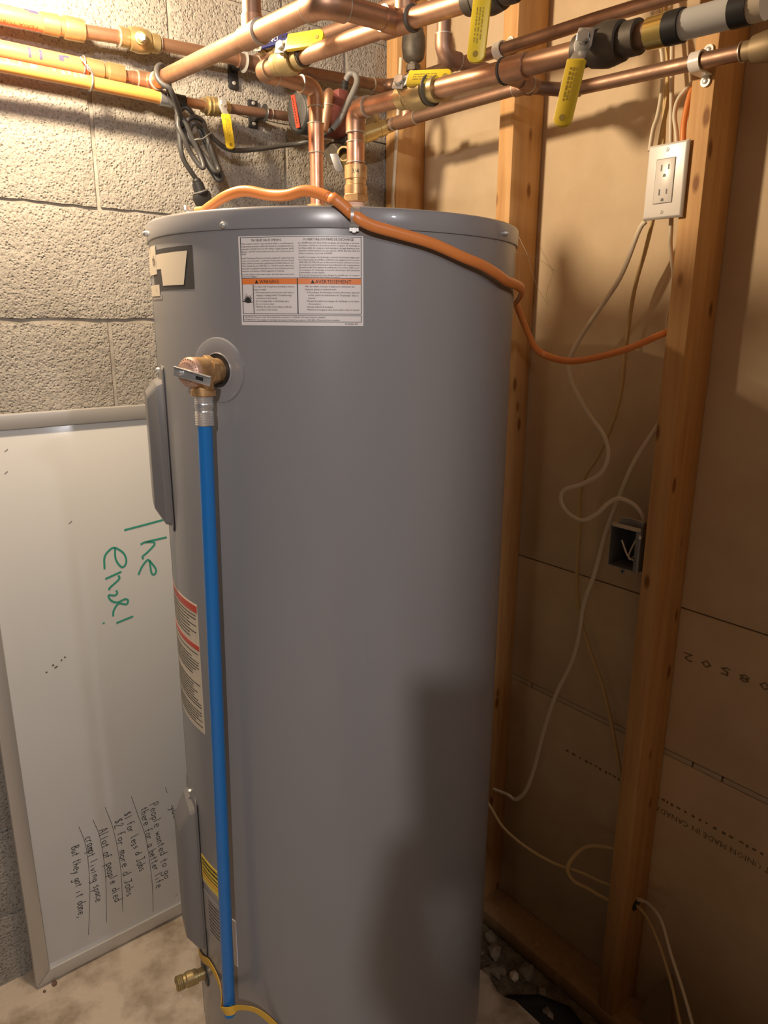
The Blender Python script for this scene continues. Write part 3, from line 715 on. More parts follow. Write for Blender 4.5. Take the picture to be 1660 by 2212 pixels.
# ------------------------------------------------------------------ black power cord, looped and hung over the pipe
cord = thing('power_cord', (-.51, -.07, 1.57), 'black power cord coiled and tied, hanging from the copper pipe with its plug down', 'cord')
main = [(-.4914, -.079, 1.7082), (-.477, -.078, 1.6967), (-.4553, -.075, 1.6867), (-.4309, -.075, 1.6843), (-.3767, -.072, 1.6947), (-.3229, -.074, 1.7080), (-.2928, -.085, 1.7140), (-.2750, -.115, 1.7200), (-.2600, -.158, 1.7330)]
obj('cord_run', MB().tube(push_off(smooth_path(main, 8), (PX, PY, PZ), (PX + .14, PY, PZ + .0084), .0490), .0046, 12), BLACKC, cord, True, angle=60)
gry = [(-.2600, -.158, 1.7330), (-.2500, -.170, 1.7500), (-.2353, -.170, 1.7745), (-.2173, -.168, 1.8021), (-.2045, -.165, 1.825), (-.2031, -.157, 1.8395), (-.2108, -.15, 1.842), (-.2128, -.140, 1.8330)]
obj('cord_sheath', MB().tube(smooth_path(gry, 8), .0058, 12), GREYC, cord, True, angle=60)
h1 = [(-.5790, -.100, 1.7910), (-.5879, -.112, 1.7925), (-.5990, -.124, 1.7850), (-.6010, -.135, 1.7690), (-.5900, -.144, 1.7505), (-.5720, -.128, 1.7337), (-.5530, -.100, 1.7210), (-.5445, -.084, 1.7100)]
h2 = [(-.5790, -.100, 1.7910), (-.5700, -.092, 1.7860), (-.5660, -.086, 1.7720), (-.5640, -.084, 1.7540), (-.5590, -.082, 1.7440), (-.5498, -.080, 1.7340), (-.5473, -.078, 1.6962), (-.5455, -.077, 1.6691), (-.5381, -.072, 1.6527), (-.524, -.067, 1.6375), (-.5121, -.062, 1.6265)]
obj('cord_drop', MB().tube(push_off(smooth_path(h1, 6), Bc, Be, .0180), .0046, 12), BLACKC, cord, True, angle=60)
obj('cord_drop', MB().tube(push_off(push_off(smooth_path(h2, 6), Bc, Be, .0180), PC(-.54), PC(-.46), .0165), .0046, 12), BLACKC, cord, True, angle=60)
loops = [[[-0.5444, -0.07, 1.7322], [-0.5323, -0.073, 1.7436], [-0.5214, -0.076, 1.7386], [-0.5078, -0.07, 1.7224], [-0.4969, -0.073, 1.6958], [-0.4795, -0.076, 1.6615], [-0.4662, -0.07, 1.6394], [-0.4643, -0.073, 1.6302], [-0.4753, -0.076, 1.6351], [-0.4929, -0.07, 1.6607], [-0.5203, -0.073, 1.6925], [-0.539, -0.076, 1.7049], [-0.5453, -0.07, 1.719]],
 [[-0.5351, -0.078, 1.709], [-0.5283, -0.081, 1.7227], [-0.5166, -0.084, 1.7278], [-0.4993, -0.078, 1.7246], [-0.4944, -0.081, 1.7067], [-0.483, -0.084, 1.668], [-0.4682, -0.078, 1.6406], [-0.4663, -0.081, 1.6306], [-0.4778, -0.084, 1.6256], [-0.4909, -0.078, 1.6461], [-0.5158, -0.081, 1.6761], [-0.5346, -0.084, 1.6887]],
 [[-0.5323, -0.086, 1.6964], [-0.5263, -0.089, 1.7123], [-0.5183, -0.092, 1.716], [-0.5038, -0.086, 1.7123], [-0.4995, -0.089, 1.7007], [-0.493, -0.092, 1.6774], [-0.4792, -0.086, 1.652], [-0.4775, -0.089, 1.6396], [-0.4886, -0.092, 1.6395], [-0.5049, -0.086, 1.6648], [-0.5255, -0.089, 1.6829]],
 [[-0.5519, -0.094, 1.7227], [-0.5571, -0.097, 1.7047], [-0.5483, -0.1, 1.6841], [-0.5319, -0.094, 1.6601], [-0.5188, -0.097, 1.6432], [-0.5129, -0.1, 1.6419], [-0.5179, -0.094, 1.6659], [-0.5338, -0.097, 1.6944], [-0.5445, -0.1, 1.7137]]]
for L in loops: obj('cord_loop', MB().tube(smooth_path(L, 6, True), .0045, 12, closed=True), BLACKC, cord, True, angle=60)
obj('cord_tie', MB().tube(smooth_path([(-.526, -.103, 1.686), (-.515, -.104, 1.688), (-.500, -.100, 1.698), (-.488, -.092, 1.706), (-.490, -.066, 1.704), (-.508, -.062, 1.692), (-.526, -.066, 1.684), (-.530, -.085, 1.683)], 5, True), .0011, 6, closed=True), GREYC, cord, True)
pd = V((-.4940, -.06, 1.578)) - V((-.5121, -.062, 1.6265)); pl = pd.length; pd.normalize()
obj('plug_boot', MB().lathe([(0, .0062), (.003, .0085), (.007, .0085), (.008, .0105), (.022, .0115), (.024, .0145), (.027, .0145)], (-.5121, -.062, 1.6265), pd, 16), BLACKP, cord, True, angle=30)
side = pd.cross(V((0, 1, 0))).normalized()
obj('plug_body', MB().prism([(-.0145, .025), (-.017, .034), (-.013, .050), (.013, .050), (.017, .034), (.0145, .025)], V((-.5121, -.072, 1.6265)), side, pd, (0, 1, 0), .021), BLACKP, cord, True, bevel=.003)
obj('plug_ring', MB().lathe([(.0225, .0152), (.0245, .0152)], (-.5121, -.062, 1.6265), pd, 16), GREYC, cord, True)
obj('prongs', MB().box((-.001, -.0035, 0), (.001, .0035, .014), Matrix.Translation(V((-.5121, -.062, 1.6265)) + pd * .049 + side * .0055) @ pd.to_track_quat('Z', 'Y').to_matrix().to_4x4()).box((-.001, -.0035, 0), (.001, .0035, .014), Matrix.Translation(V((-.5121, -.062, 1.6265)) + pd * .049 - side * .0055) @ pd.to_track_quat('Z', 'Y').to_matrix().to_4x4()), BRASS_B, cord, True)

# ------------------------------------------------------------------ the water heater
AX, AY, TR = -.4745, -.4695, .280
heater = thing('water_heater', (AX, AY, 0), 'tall grey cylindrical electric water heater standing on the floor in the corner', 'water heater')
def cp(az, z, r=TR):
    a = math.radians(az); return V((AX + r * math.cos(a), AY + r * math.sin(a), z))
N = 128
obj('base_pan', MB().lathe([(-.02, .262), (.0405, .262)], (AX, AY, 0), (0, 0, 1), 64), LABELK, heater, True, angle=40)
obj('jacket', MB().lathe([(.0385, .276), (.0395, .2795), (.046, .2800), (1.4775, .2800)], (AX, AY, 0), (0, 0, 1), N), PAINT, heater, True, angle=40)
obj('top_cap', MB().lathe([(1.4748, .2808), (1.4752, .2826), (1.4770, .2830), (1.4960, .2830), (1.4985, .2822), (1.4998, .2805), (1.5000, .2780), (1.4985, .272)], (AX, AY, 0), (0, 0, 1), N), CAPP, heater, True, angle=50)
obj('jacket_seam', MB().prism([(-.004, .05), (.004, .05), (.004, 1.474), (-.004, 1.474)], cp(157.5, 0, TR - .0002), V((-math.sin(math.radians(157.5)), math.cos(math.radians(157.5)), 0)), (0, 0, 1), V((math.cos(math.radians(157.5)), math.sin(math.radians(157.5)), 0)), .0008), PAINT, heater, True)
def screw(parent, az, z, r=TR + .003, h=.006, rad=.0042):
    d = cp(az, z, 1) - cp(az, z, 0)
    return obj('screw', MB().lathe([(-.002, rad), (h * .5, rad), (h, rad * .55)], cp(az, z, r), d, sides=6), STEEL, parent, True, bevel=.0004, angle=25)
for az in (-153.9, -70.2, 164.4, 80.0): screw(heater, az, 1.4845 if az != -153.9 else 1.4800)
def patch(name, parent, a0, a1, z0, z1, r, m, thick=.0005, n=None, corner=0.0, lift=None):
    """thin curved sticker between azimuths a0<a1 (degrees) and heights z0<z1"""
    mb = MB(); n = n or max(2, int(abs(a1 - a0) / 2.0))
    top, bot = [], []
    outer = [[mb.bm.verts.new(cp(a0 + (a1 - a0) * i / n, z, r + thick)) for i in range(n + 1)] for z in (z0, z1)]
    inner = [[mb.bm.verts.new(cp(a0 + (a1 - a0) * i / n, z, r - .0002)) for i in range(n + 1)] for z in (z0, z1)]
    for i in range(n):
        mb.bm.faces.new((outer[0][i], outer[0][i + 1], outer[1][i + 1], outer[1][i]))
        for k in (0, 1): mb.bm.faces.new((outer[k][i], outer[k][i + 1], inner[k][i + 1], inner[k][i]))
    for i in (0, n): mb.bm.faces.new((outer[0][i], outer[1][i], inner[1][i], inner[0][i]))
    return obj(name, mb, m, parent, True, angle=30)
DEG = 180 / PI / TR
def ctext(mb, s, az, z, h, wdeg=None, r=TR + .0011):
    vs, fs = text_pts(s, h, None if wdeg is None else wdeg / DEG)
    add_flat(mb, vs, fs, lambda a, b: cp(az + a * DEG, z + b, r))
def cbars(mb, az, z, h, wdeg, seed, r=TR + .0009):
    rr = random.Random(seed); a = az
    while a < az + wdeg - .15:
        q = min(rr.uniform(.25, 1.1), az + wdeg - a)
        p = [mb.bm.verts.new(cp(x, y, r)) for x, y in ((a, z), (a + q, z), (a + q, z + h), (a, z + h))]
        mb.bm.faces.new(p); a += q + rr.uniform(.10, .22)
# relief valve warning label
L0, L1, Z0, Z1 = -150.25, -118.15, 1.3610, 1.4665
lab = patch('warning_label', heater, L0, L1, Z0, Z1, TR, LABELW, .0004)
def fu(u): return L0 + (L1 - L0) * u
def fv(v): return Z1 + (Z0 - Z1) * v
def lpatch(name, u0, u1, v0, v1, m, r=TR + .0005): return patch(name, lab, fu(u0), fu(u1), fv(v1), fv(v0), r, m, .0003)
def frame(u0, u1, v0, v1, tu=.0045, tv=.0045):
    for q in ((u0, u1, v0, v0 + tv), (u0, u1, v1 - tv, v1), (u0, u0 + tu, v0, v1), (u1 - tu, u1, v0, v1)): lpatch('label_border', *q, LABELB)
frame(.018, .985, .012, .868); frame(.018, .985, .882, .958)
lpatch('label_border', .018, .985, .462, .467, LABELB)
lpatch('header_band', .022, .481, .470, .532, LABELO); lpatch('header_band', .489, .981, .470, .532, LABELO)
lpatch('label_border', .481, .489, .467, .866, LABELB); lpatch('label_border', .115, .120, .535, .866, LABELB)
tx = MB()
def T(s, u, v, hv, u1=None): ctext(tx, s, fu(u), fv(v), hv * (Z1 - Z0), None if u1 is None else (fu(u1) - fu(u)))
T('T&P RELIEF VALVE OPENING', .115, .058, .024, .365); T('OUVERTURE-SOUPAPE DE DECHARGE', .535, .055, .026, .925)
lines = ['This water heater is provided with a combination', 'temperature-pressure relief valve listed as complying with the', 'standard for Relief Valves for Hot Water Supply Systems, ANSI', 'Z21.22 - CSA 4.4 current edition and the code requirements of']
for i, s in enumerate(lines): T(s, .028, .092 + i * .0285, .0165, .462)
T('ASME.', .028, .092 + 4 * .0285, .0165)
lines = ['Install Temperature-Pressure protective equipment required by local', 'codes, but not less than a combination Temperature-Pressure Relief', 'Valve certified as meeting the requirements for Relief Valves for Hot', 'Water Supply Systems, ANSI Z21.22 - CSA 4.4 current edition by a', 'nationally recognized testing laboratory that maintains periodic']
for i, s in enumerate(lines): T(s, .028, .250 + i * .0285, .0165, .462)
T('inspection of production of listed equipment or materials.', .028, .250 + 5 * .0285, .0165, .385)
T('For safe operation of the water heater, the Relief Valve must not be', .028, .430, .0155, .462); T('removed or plugged.', .028, .453, .0150, .155)
lines = ["Le chauffe-eau est dote d'une soupape de decharge a securite", 'thermique conforme a la norme pour les soupapes de decharge et', 'les dispositifs de coupure automatique du gaz destines aux', "systemes d'alimentation en eau chaude, ANSI Z21.22-CSA 4.4"]
for i, s in enumerate(lines): T(s, .50, .087 + i * .0285, .0165, .970)
T("(edition courante), et au code de l'ASME.", .50, .087 + 4 * .0285, .0165, .76)
lines = ['Installer la soupape de decharge a securite thermique exigee par', 'les codes locaux et certifiee conforme aux exigences de la norme', "ANSI Z21.22-CSA 4.4 par un laboratoire d'essai national reconnu,", "qui inspecte periodiquement la production de l'equipement", "repertorie afin d'en assurer la conformite a la norme etablie pour", 'les soupapes de decharge a securite thermique des systemes']
for i, s in enumerate(lines): T(s, .50, .243 + i * .0280, .0160, .970)
T("d'alimentation en eau chaude.", .50, .243 + 6 * .0280, .0160, .70)
T('Pour un fonctionnement sans danger du chauffe-eau, la soupape', .50, .438, .0150, .970); T('de decharge ne doit pas etre retiree ni bouchee.', .50, .458, .0140, .82)
T('WARNING', .175, .524, .040, .335); T('AVERTISSEMENT', .625, .524, .040, .905)
for u in (.135, .590):
    w_ = .030
    vs = [(0, 0), (w_ * (L1 - L0) / DEG, 0), (w_ * .5 * (L1 - L0) / DEG, .0046)]
    add_flat(tx, vs, [(0, 1, 2)], lambda a, b, u=u: cp(fu(u) + a * DEG, fv(.524) + b, TR + .0011))
body = [('To reduce risk of explosion resulting in serious', .125, .460), ('injury or death:', .125, .23), ('- If the temperature and pressure relief valve is', .130, .455), ('dripping or leaking, follow "Troubleshooting"', .145, .44), ('instructions in the manual.', .145, .32), ('- Do not plug valve or discharge pipe.', .130, .415), ('- Do not remove valve.', .130, .295), ('- Maintain the valve in accordance with the', .130, .435), ('procedure in the manual.', .145, .32)]
for i, (s, a, b) in enumerate(body): T(s, a, .568 + i * .0325, .0185, b)
body = [("Afin de reduire le risque d'explosions entrainant des", .545, .93), ('blessures graves ou meme la mort:', .545, .79), ('- Si la soupape de decharge a securite thermique degoutte', .550, .97), ('ou fuit, suivre les instructions de "Depannage" dans le', .568, .96), ('manuel.', .568, .625), ('- Ne pas boucher la soupape de decharge ou le tuyau', .550, .965), ("d'evacuation.", .568, .67), ('- Ne pas enlever la soupape.', .550, .765), ('- Maintenir la soupape selon la procedure dans le manuel.', .550, .97)]
for i, (s, a, b) in enumerate(body): T(s, a, .566 + i * .0325, .0185, b)
T('CAUTION: Pressure relief valve limiting the pressure to 1034 kPa (150 psi) must be installed.', .030, .912, .0175, .70)
T('ATTENTION: Une soupape de decharge de pression limitant la pression a 1034 kPa (150 psi) doit etre installee.', .030, .943, .0175, .815)
T('100262147', .855, .988, .020, .955)
# burst pictogram
star = []
for i in range(22):
    an = PI * i / 21; rr = .0052 if i % 2 else (.0105 + .002 * math.sin(i * 2.3)); star.append((rr * math.cos(an) * .75, rr * math.sin(an)))
add_flat(tx, [(0, -.001)] + star, [(0, i + 1, i + 2) for i in range(21)], lambda a, b: cp(fu(.067) + a * DEG, fv(.735) + b, TR + .0011))
obj('label_text', tx, INK, lab, False)
# brand sticker on the left shoulder: dark outline with a cream field, and the edge of a name plate
bs = patch('brand_sticker', heater, 168.0, 194.0, 1.4060, 1.4600, TR, LABELK, .0004)
mb = MB()
qs = [(170.0, 1.4530), (192.0, 1.4530), (189.6, 1.4125), (177.5, 1.4125), (176.3, 1.4330), (170.0, 1.4330)]
poly = []
for (a, z), (a2, z2) in zip(qs, qs[1:] + qs[:1]):
    for k in range(6): poly.append((a + (a2 - a) * k / 6, z + (z2 - z) * k / 6))
# build as vertical strips so that it follows the curve
def strip(mb, f_top, f_bot, a0, a1, r, n=14):
    pr = None
    for i in range(n + 1):
        a = a0 + (a1 - a0) * i / n; c = (mb.bm.verts.new(cp(a, f_top(a), r)), mb.bm.verts.new(cp(a, f_bot(a), r)))
        if pr: mb.bm.faces.new((pr[0], c[0], c[1], pr[1]))
        pr = c
strip(mb, lambda a: 1.4535, lambda a: 1.4340 if a < 177.0 else 1.4118, 170.0, 189.6, TR + .0009, 24)
strip(mb, lambda a: 1.4535, lambda a: 1.4118 + (a - 189.6) / 2.4 * .0415, 189.6, 192.0, TR + .0009, 4)
obj('sticker_field', mb, LABELC, bs, True)
patch('name_plate', bs, 158.0, 172.6, 1.4280, 1.4660, TR + .0006, LABELC, .0006)
patch('name_plate', bs, 158.0, 174.2, 1.3990, 1.4140, TR + .0006, LABELC, .0006)
patch('plate_shade', bs, 158.0, 175.6, 1.3945, 1.4000, TR + .0002, LABELG, .0004)
tb = MB(); ctext(tb, 'th', 168.6, 1.4400, .0140, 3.2, TR + .0018); ctext(tb, 'R', 171.2, 1.4050, .004, None, TR + .0018)
obj('sticker_text', tb, INK, bs, False)
# long instruction label low on the left
ll = patch('instruction_label', heater, 157.0, 185.6, .7365, .9540, TR, LABELC, .0004)
patch('red_band', ll, 157.0, 185.4, .9400, .9515, TR + .0004, LABELR, .0003); patch('red_band', ll, 157.0, 185.4, .8780, .8860, TR + .0004, LABELR, .0003)
tl = MB(); rr = random.Random(3); z = .934
while z > .745:
    if not (.872 < z < .892):
        e = rr.choice((184.6, 184.6, 182.5, 180.0)); a = 158.5
        if rr.random() < .86: cbars(tl, a, z, .0019, e - a, int(z * 1e5))
    z -= .0056 if z > .89 else .0048
obj('label_text', tl, INK, ll, False)
# energy / spec stickers near the floor
yl = patch('energy_label', heater, 173.0, 193.5, .4290, .4858, TR, LABELY, .0004)
patch('label_field', yl, 173.0, 187.0, .4290, .4350, TR + .0004, LABELG, .0003); patch('label_field', yl, 188.2, 193.0, .4300, .4460, TR + .0004, LABELG, .0003)
patch('label_field', yl, 175.0, 193.0, .4470, .4500, TR + .0004, mat('label_amber', (.70, .30, .05), .4), .0003)
ty = MB()
for i, z in enumerate((.4775, .4690, .4605, .4535)): cbars(ty, 177.0, z, .0038 if i < 2 else .0022, 13.5, 70 + i)
obj('label_text', ty, INK, yl, False)
sp = patch('spec_label', heater, 173.4, 195.6, .3300, .4140, TR, LABELG, .0004)
ts = MB()
for i in range(9): cbars(ts, 180.0, .402 - i * .0075, .0020, 12.0 + (i * 5) % 4, 90 + i)
obj('label_text', ts, INK, sp, False)
patch('paper_tag', heater, 194.6, 196.4, .3200, .4130, TR + .0004, LABELW, .0012)
# access panels
def access_panel(az, hw, z0, z1, depth=.024, ts=.016):
    a = math.radians(az); rn = V((math.cos(a), math.sin(a), 0)); tn = V((-math.sin(a), math.cos(a), 0))
    O = V((AX, AY, 0)) + rn * (TR * math.cos(hw / TR) + .0015)
    m = MB()
    def loop(w, za, zb, d, rad=.012):
        pts = []
        for cx_, cz_, s0 in ((w - rad, zb - rad, 0), (-w + rad, zb - rad, 90), (-w + rad, za + rad, 180), (w - rad, za + rad, 270)):
            for k in range(4):
                an = math.radians(s0 + k * 30); pts.append(O + tn * (cx_ + rad * math.cos(an)) + V((0, 0, cz_ + rad * math.sin(an))) + rn * d)
        return pts
    m.rings([loop(hw, z0, z1, -.001), loop(hw, z0, z1, .0014), loop(hw - .010, z0 + .006, z1 - .022, .0016, .010), loop(hw - .0118, z0 + .0085, z1 - .026, .010, .010), loop(hw - .022, z0 + .032, z1 - .026 - ts, depth, .010), loop(hw - .024, z0 + .036, z1 - .030 - ts, depth + .0006, .009)], True, True)
    o = obj('access_panel', m, PANELP, heater, True, angle=22)
    for dz in (z1 - .010,):
        obj('screw', MB().lathe([(.0, .0042), (.005, .0042), (.007, .002)], O + V((0, 0, dz)), rn, sides=6), STEEL, o, True, angle=25)
    g = MB(); g.rings([loop(hw + .002, z0 - .002, z1 + .001, -.012), loop(hw + .002, z0 - .002, z1 + .001, -.0002)], True, True)
    obj('gasket', g, BLACKP, o, True)
access_panel(162.0, .049, 1.052, 1.303)
access_panel(165.5, .049, .262, .585, .029, .034)
# escutcheon and relief valve
AZ = -158.6; ZV = 1.3033
rn = (cp(AZ, 0, 1) - cp(AZ, 0, 0)).normalized(); tn = V((-rn.y, rn.x, 0)); up = V((0, 0, 1))
def rv(r, t=0, z=0): return V((AX, AY, ZV)) + rn * (TR + r) + tn * t + up * z
obj('valve_collar', MB().lathe([(-.010, .0425), (-.0005, .0425), (.0015, .0418), (.0022, .0400), (.0012, .0235), (.0026, .0220), (.0026, .0205)], rv(0), rn, 64), CAPP, heater, True, angle=40)
rvp = obj('relief_valve', MB().lathe([(-.01, .0160), (.013, .0160), (.0135, .0176), (.026, .0180), (.038, .0186), (.048, .0188), (.050, .0182)], rv(0), rn, 32).lathe([(0, .0142), (.020, .0140), (.0225, .0140), (.023, .0158), (.030, .0158), (.0305, .013)], rv(.030), -up, 28), BRONZE, heater, True, angle=35)
obj('collar_gap', MB().lathe([(.0020, .0220), (.0030, .0220)], rv(0), rn, 40), BLACKP, rvp, True)
obj('hex_flats', MB().lathe([(.015, .0205), (.026, .0205)], rv(0), rn, sides=6), BRONZE, rvp, True, bevel=.001, angle=20)
obj('valve_cap', MB().lathe([(.0490, .0192), (.0515, .0192), (.0550, .0178), (.0590, .0120), (.0605, .0060)], rv(0), rn, 32), mat('cap_copper', (.66, .44, .35), .4, .6), rvp, True, angle=30)
mr = MB()
for rad, off in ((.0165, .0560), (.0125, .0588)):
    for i in range(26):
        an = i * 2 * PI / 26; P = rv(off, math.cos(an) * rad, math.sin(an) * rad)
        mr.box((-.0006, -.0005, -.0006), (.0006, .0005, .0006), Matrix.Translation(P))
obj('cap_lettering', mr, mat('cap_ink', (.26, .16, .13), .6), rvp, False)
obj('lever_post', MB().lathe([(.058, .0062), (.064, .0058), (.070, .0040), (.0705, .003)], rv(0), rn, 14), STEEL_D, rvp, True, angle=30)
la, lb = rv(.072, -.006, .0035), rv(.058, .040, -.0085); ld = (lb - la).normalized(); lw = ld.cross(rn).normalized(); ln_ = lw.cross(ld).normalized()
lv = MB().prism([(0, -.0062), ((lb - la).length, -.0062), ((lb - la).length, .0062), (0, .0062)], la, ld, lw, ln_, .0016)
lv.prism([(0, -.0062), ((lb - la).length, -.0062), ((lb - la).length, -.0048), (0, -.0048)], la, ld, lw, ln_, .0050)
obj('test_lever', lv, CHROME, rvp, True, bevel=.0003)
obj('lever_rivet', MB().lathe([(0, .0040), (.003, .0034), (.0038, .0015)], la + ld * .009 + ln_ * .0012, ln_, 12), CHROME, rvp, True, angle=30)
obj('lever_slot', MB().prism([(.030, -.0022), (.040, -.0022), (.040, .0022), (.030, .0022)], la + ln_ * .0016, ld, lw, ln_, .0003), BLACKP, rvp, True)
# drain valve near the floor
DZ = .205; DA = 170.0
dn = (cp(DA, 0, 1) - cp(DA, 0, 0)).normalized()
dv = obj('drain_valve', MB().lathe([(-.004, .0105), (.014, .0105), (.015, .0130), (.034, .0135), (.036, .0118), (.040, .0118)] + [(.041 + i * .0015, .0132 if i % 2 else .0125) for i in range(8)] + [(.0535, .0105), (.0535, .0080), (.046, .0078)], cp(DA, DZ, TR), dn, 22), BRASS, heater, True, angle=30)
obj('drain_stem', MB().lathe([(.006, .0068), (.014, .0068), (.0142, .0048), (.017, .0048)], cp(DA, DZ, TR + .026), V((dn.y, -dn.x, -.15)), 14), BRASS, dv, True, angle=30)
obj('drain_slot', MB().box((-.0035, -.0008, -.0008), (.0035, .0008, .0008), Matrix.Translation(cp(DA, DZ, TR + .026) + V((dn.y, -dn.x, -.15)).normalized() * .0172)), BLACKP, dv)
obj('drain_surround', MB().lathe([(-.006, .0235), (.0008, .0235), (.0014, .0215)], cp(DA, DZ, TR), dn, 28), LABELK, heater, True, angle=30)

# blue discharge pipe with threaded steel nipple
bp = thing('discharge_pipe', tuple(rv(.032, 0, -1.05)), 'bright blue plastic discharge pipe hanging down the front of the tank', 'pipe')
nz = rv(.030, 0, -.029)
prof = [(0, .0118)] + [(.0010 + i * .0011, .0122 if i % 2 else .0114) for i in range(10)] + [(.0125, .0120), (.0150, .0123), (.0180, .0112), (.0205, .0108), (.0225, .0121)] + [(.0235 + i * .0011, .0123 if i % 2 else .0115) for i in range(14)] + [(.0395, .0118)]
obj('threaded_nipple', MB().lathe(prof, nz, (V((-.7735, -.5695, .262)) - nz), 28), CHROME, bp, True, angle=50)
bb = V((-.7735, -.5695, .262)); b0 = nz + (bb - nz).normalized() * .0385
obj('blue_tube', MB().lathe([(0, .0096), ((bb - b0).length, .0096), ((bb - b0).length, .0080), ((bb - b0).length - .03, .0080)], b0, bb - b0, 28), BLUEP, bp, True, angle=40)
# yellow strap round the foot of the tank and the pipe
st = [cp(150, .190, TR + .0025), cp(160, .210, TR + .0025), cp(170, .238, TR + .0025), cp(178, .262, TR + .0025), cp(184, .2560, TR + .003), V((-.7640, -.5200, .2560)), V((-.7790, -.5560, .2650)), V((-.7850, -.5720, .2780)), V((-.7790, -.5860, .2860)), V((-.7640, -.5900, .2860)), V((-.7400, -.6010, .2720)), V((-.7180, -.6170, .2420)), cp(-144, .205, TR + .0025), cp(-138, .180, TR + .0025), cp(-128, .150, TR + .0025)]
path = smooth_path(st, 6); mb = MB(); rings = []
for i, p in enumerate(path):
    T_ = (path[min(i + 1, len(path) - 1)] - path[max(i - 1, 0)]).normalized(); ro = V((p.x - AX, p.y - AY, 0)).normalized()
    wv = T_.cross(ro).normalized(); nn = wv.cross(T_).normalized()
    rings.append([p + wv * .0072 - nn * .0005, p - wv * .0072 - nn * .0005, p - wv * .0072 + nn * .0005, p + wv * .0072 + nn * .0005])
mb.rings(rings); tag(obj('yellow_strap', mb, STRAP, None, True, angle=40), 'yellow webbing strap holding the blue pipe to the tank foot', 'strap')
# ------------------------------------------------------------------ orange cable from the tank top to the stud wall
oc = [(-.7120, -.4820, 1.4990), (-.7085, -.4950, 1.5067), (-.7055, -.5125, 1.5125), (-.7006, -.5501, 1.5215), (-.6887, -.5777, 1.5250), (-.6747, -.6108, 1.5180), (-.6651, -.6389, 1.5155), (-.6528, -.6615, 1.5190), (-.6413, -.6843, 1.5125), (-.6321, -.7046, 1.5010), (-.6250, -.7250, 1.4870), (-.6085, -.7345, 1.4770), (-.5745, -.7460, 1.4693), (-.5318, -.7575, 1.4601), (-.4817, -.7630, 1.4461), (-.4468, -.7620, 1.4385), (-.4154, -.7575, 1.4300), (-.3850, -.7480, 1.4220), (-.3450, -.7200, 1.4180), (-.3000, -.6830, 1.4130), (-.2600, -.6530, 1.4040), (-.2000, -.6115, 1.3870), (-.1400, -.5736, 1.3640), (-.1000, -.5554, 1.3390), (-.0750, -.5480, 1.3200), (-.05, -.5551, 1.3044), (-.045, -.6058, 1.2962), (-.04, -.6622, 1.3053), (-.03, -.7198, 1.3232), (-.005, -.7560, 1.3440), (.03, -.7640, 1.3546)]
op = []
for p in smooth_path(oc, 7):
    d = V((p.x - AX, p.y - AY, 0)); r = d.length
    if p.z < 1.5075 and r < .2920 and r > .262: p = V((AX, AY, p.z)) + d.normalized() * .2920       # outside the shell and rim
    elif r <= .262 and p.z < 1.5075: p = V((p.x, p.y, 1.5075))                                    # lying on the lid
    op.append(p)
cable('orange_cable', op, .0068, ORANGE, 'thick flat orange cable from the tank top draped to the stud wall', 'cable', flat=.0046, n=1, seg=14)
cl = thing('cable_clip', (-.624, -.722, 1.47), 'small metal clip holding the orange cable to the tank rim', 'clip')
aa = math.degrees(math.atan2(-.7230 - AY, -.6240 - AX))
ra = (cp(aa, 0, 1) - cp(aa, 0, 0)).normalized(); ta = V((-ra.y, ra.x, 0)); O = cp(aa, 1.487, .2832)
pts = [(.0012, -.016), (.0012, -.012), (.004, -.0115), (.013, -.0085), (.0165, .000), (.0140, .0085), (.004, .0125), (-.002, .0135)]
mb = MB(); rings = [[O + ra * a + V((0, 0, b)) + ta * s + ra * d for s, d in ((-.0055, 0), (.0055, 0), (.0055, .0012), (-.0055, .0012))] for a, b in pts]
mb.rings(rings); obj('clip_band', mb, STEEL, cl, True, angle=60)
obj('screw', MB().lathe([(.0005, .0038), (.003, .0030)], O + V((0, 0, -.0145)), ra, 10), STEEL, cl, True)
cn = thing('cable_connector', (-.712, -.484, 1.49), 'silver cable connector on the tank top where the orange cable enters', 'connector')
obj('clamp_body', MB().lathe([(0, .0150), (.008, .0150), (.0085, .0120), (.014, .0120)], (-.7130, -.4780, 1.4945), (.15, -.35, 1), 18), STEEL, cn, True, angle=30)
obj('clamp_bar', MB().box((-.7300, -.4900, 1.5040), (-.6950, -.4800, 1.5085)), STEEL, cn, True, bevel=.001)
for dx in (-.728, -.697): obj('screw', MB().lathe([(0, .0042), (.0045, .0042), (.006, .002)], (dx, -.485, 1.508), (0, 0, 1), 10), STEEL, cn, True, angle=30)

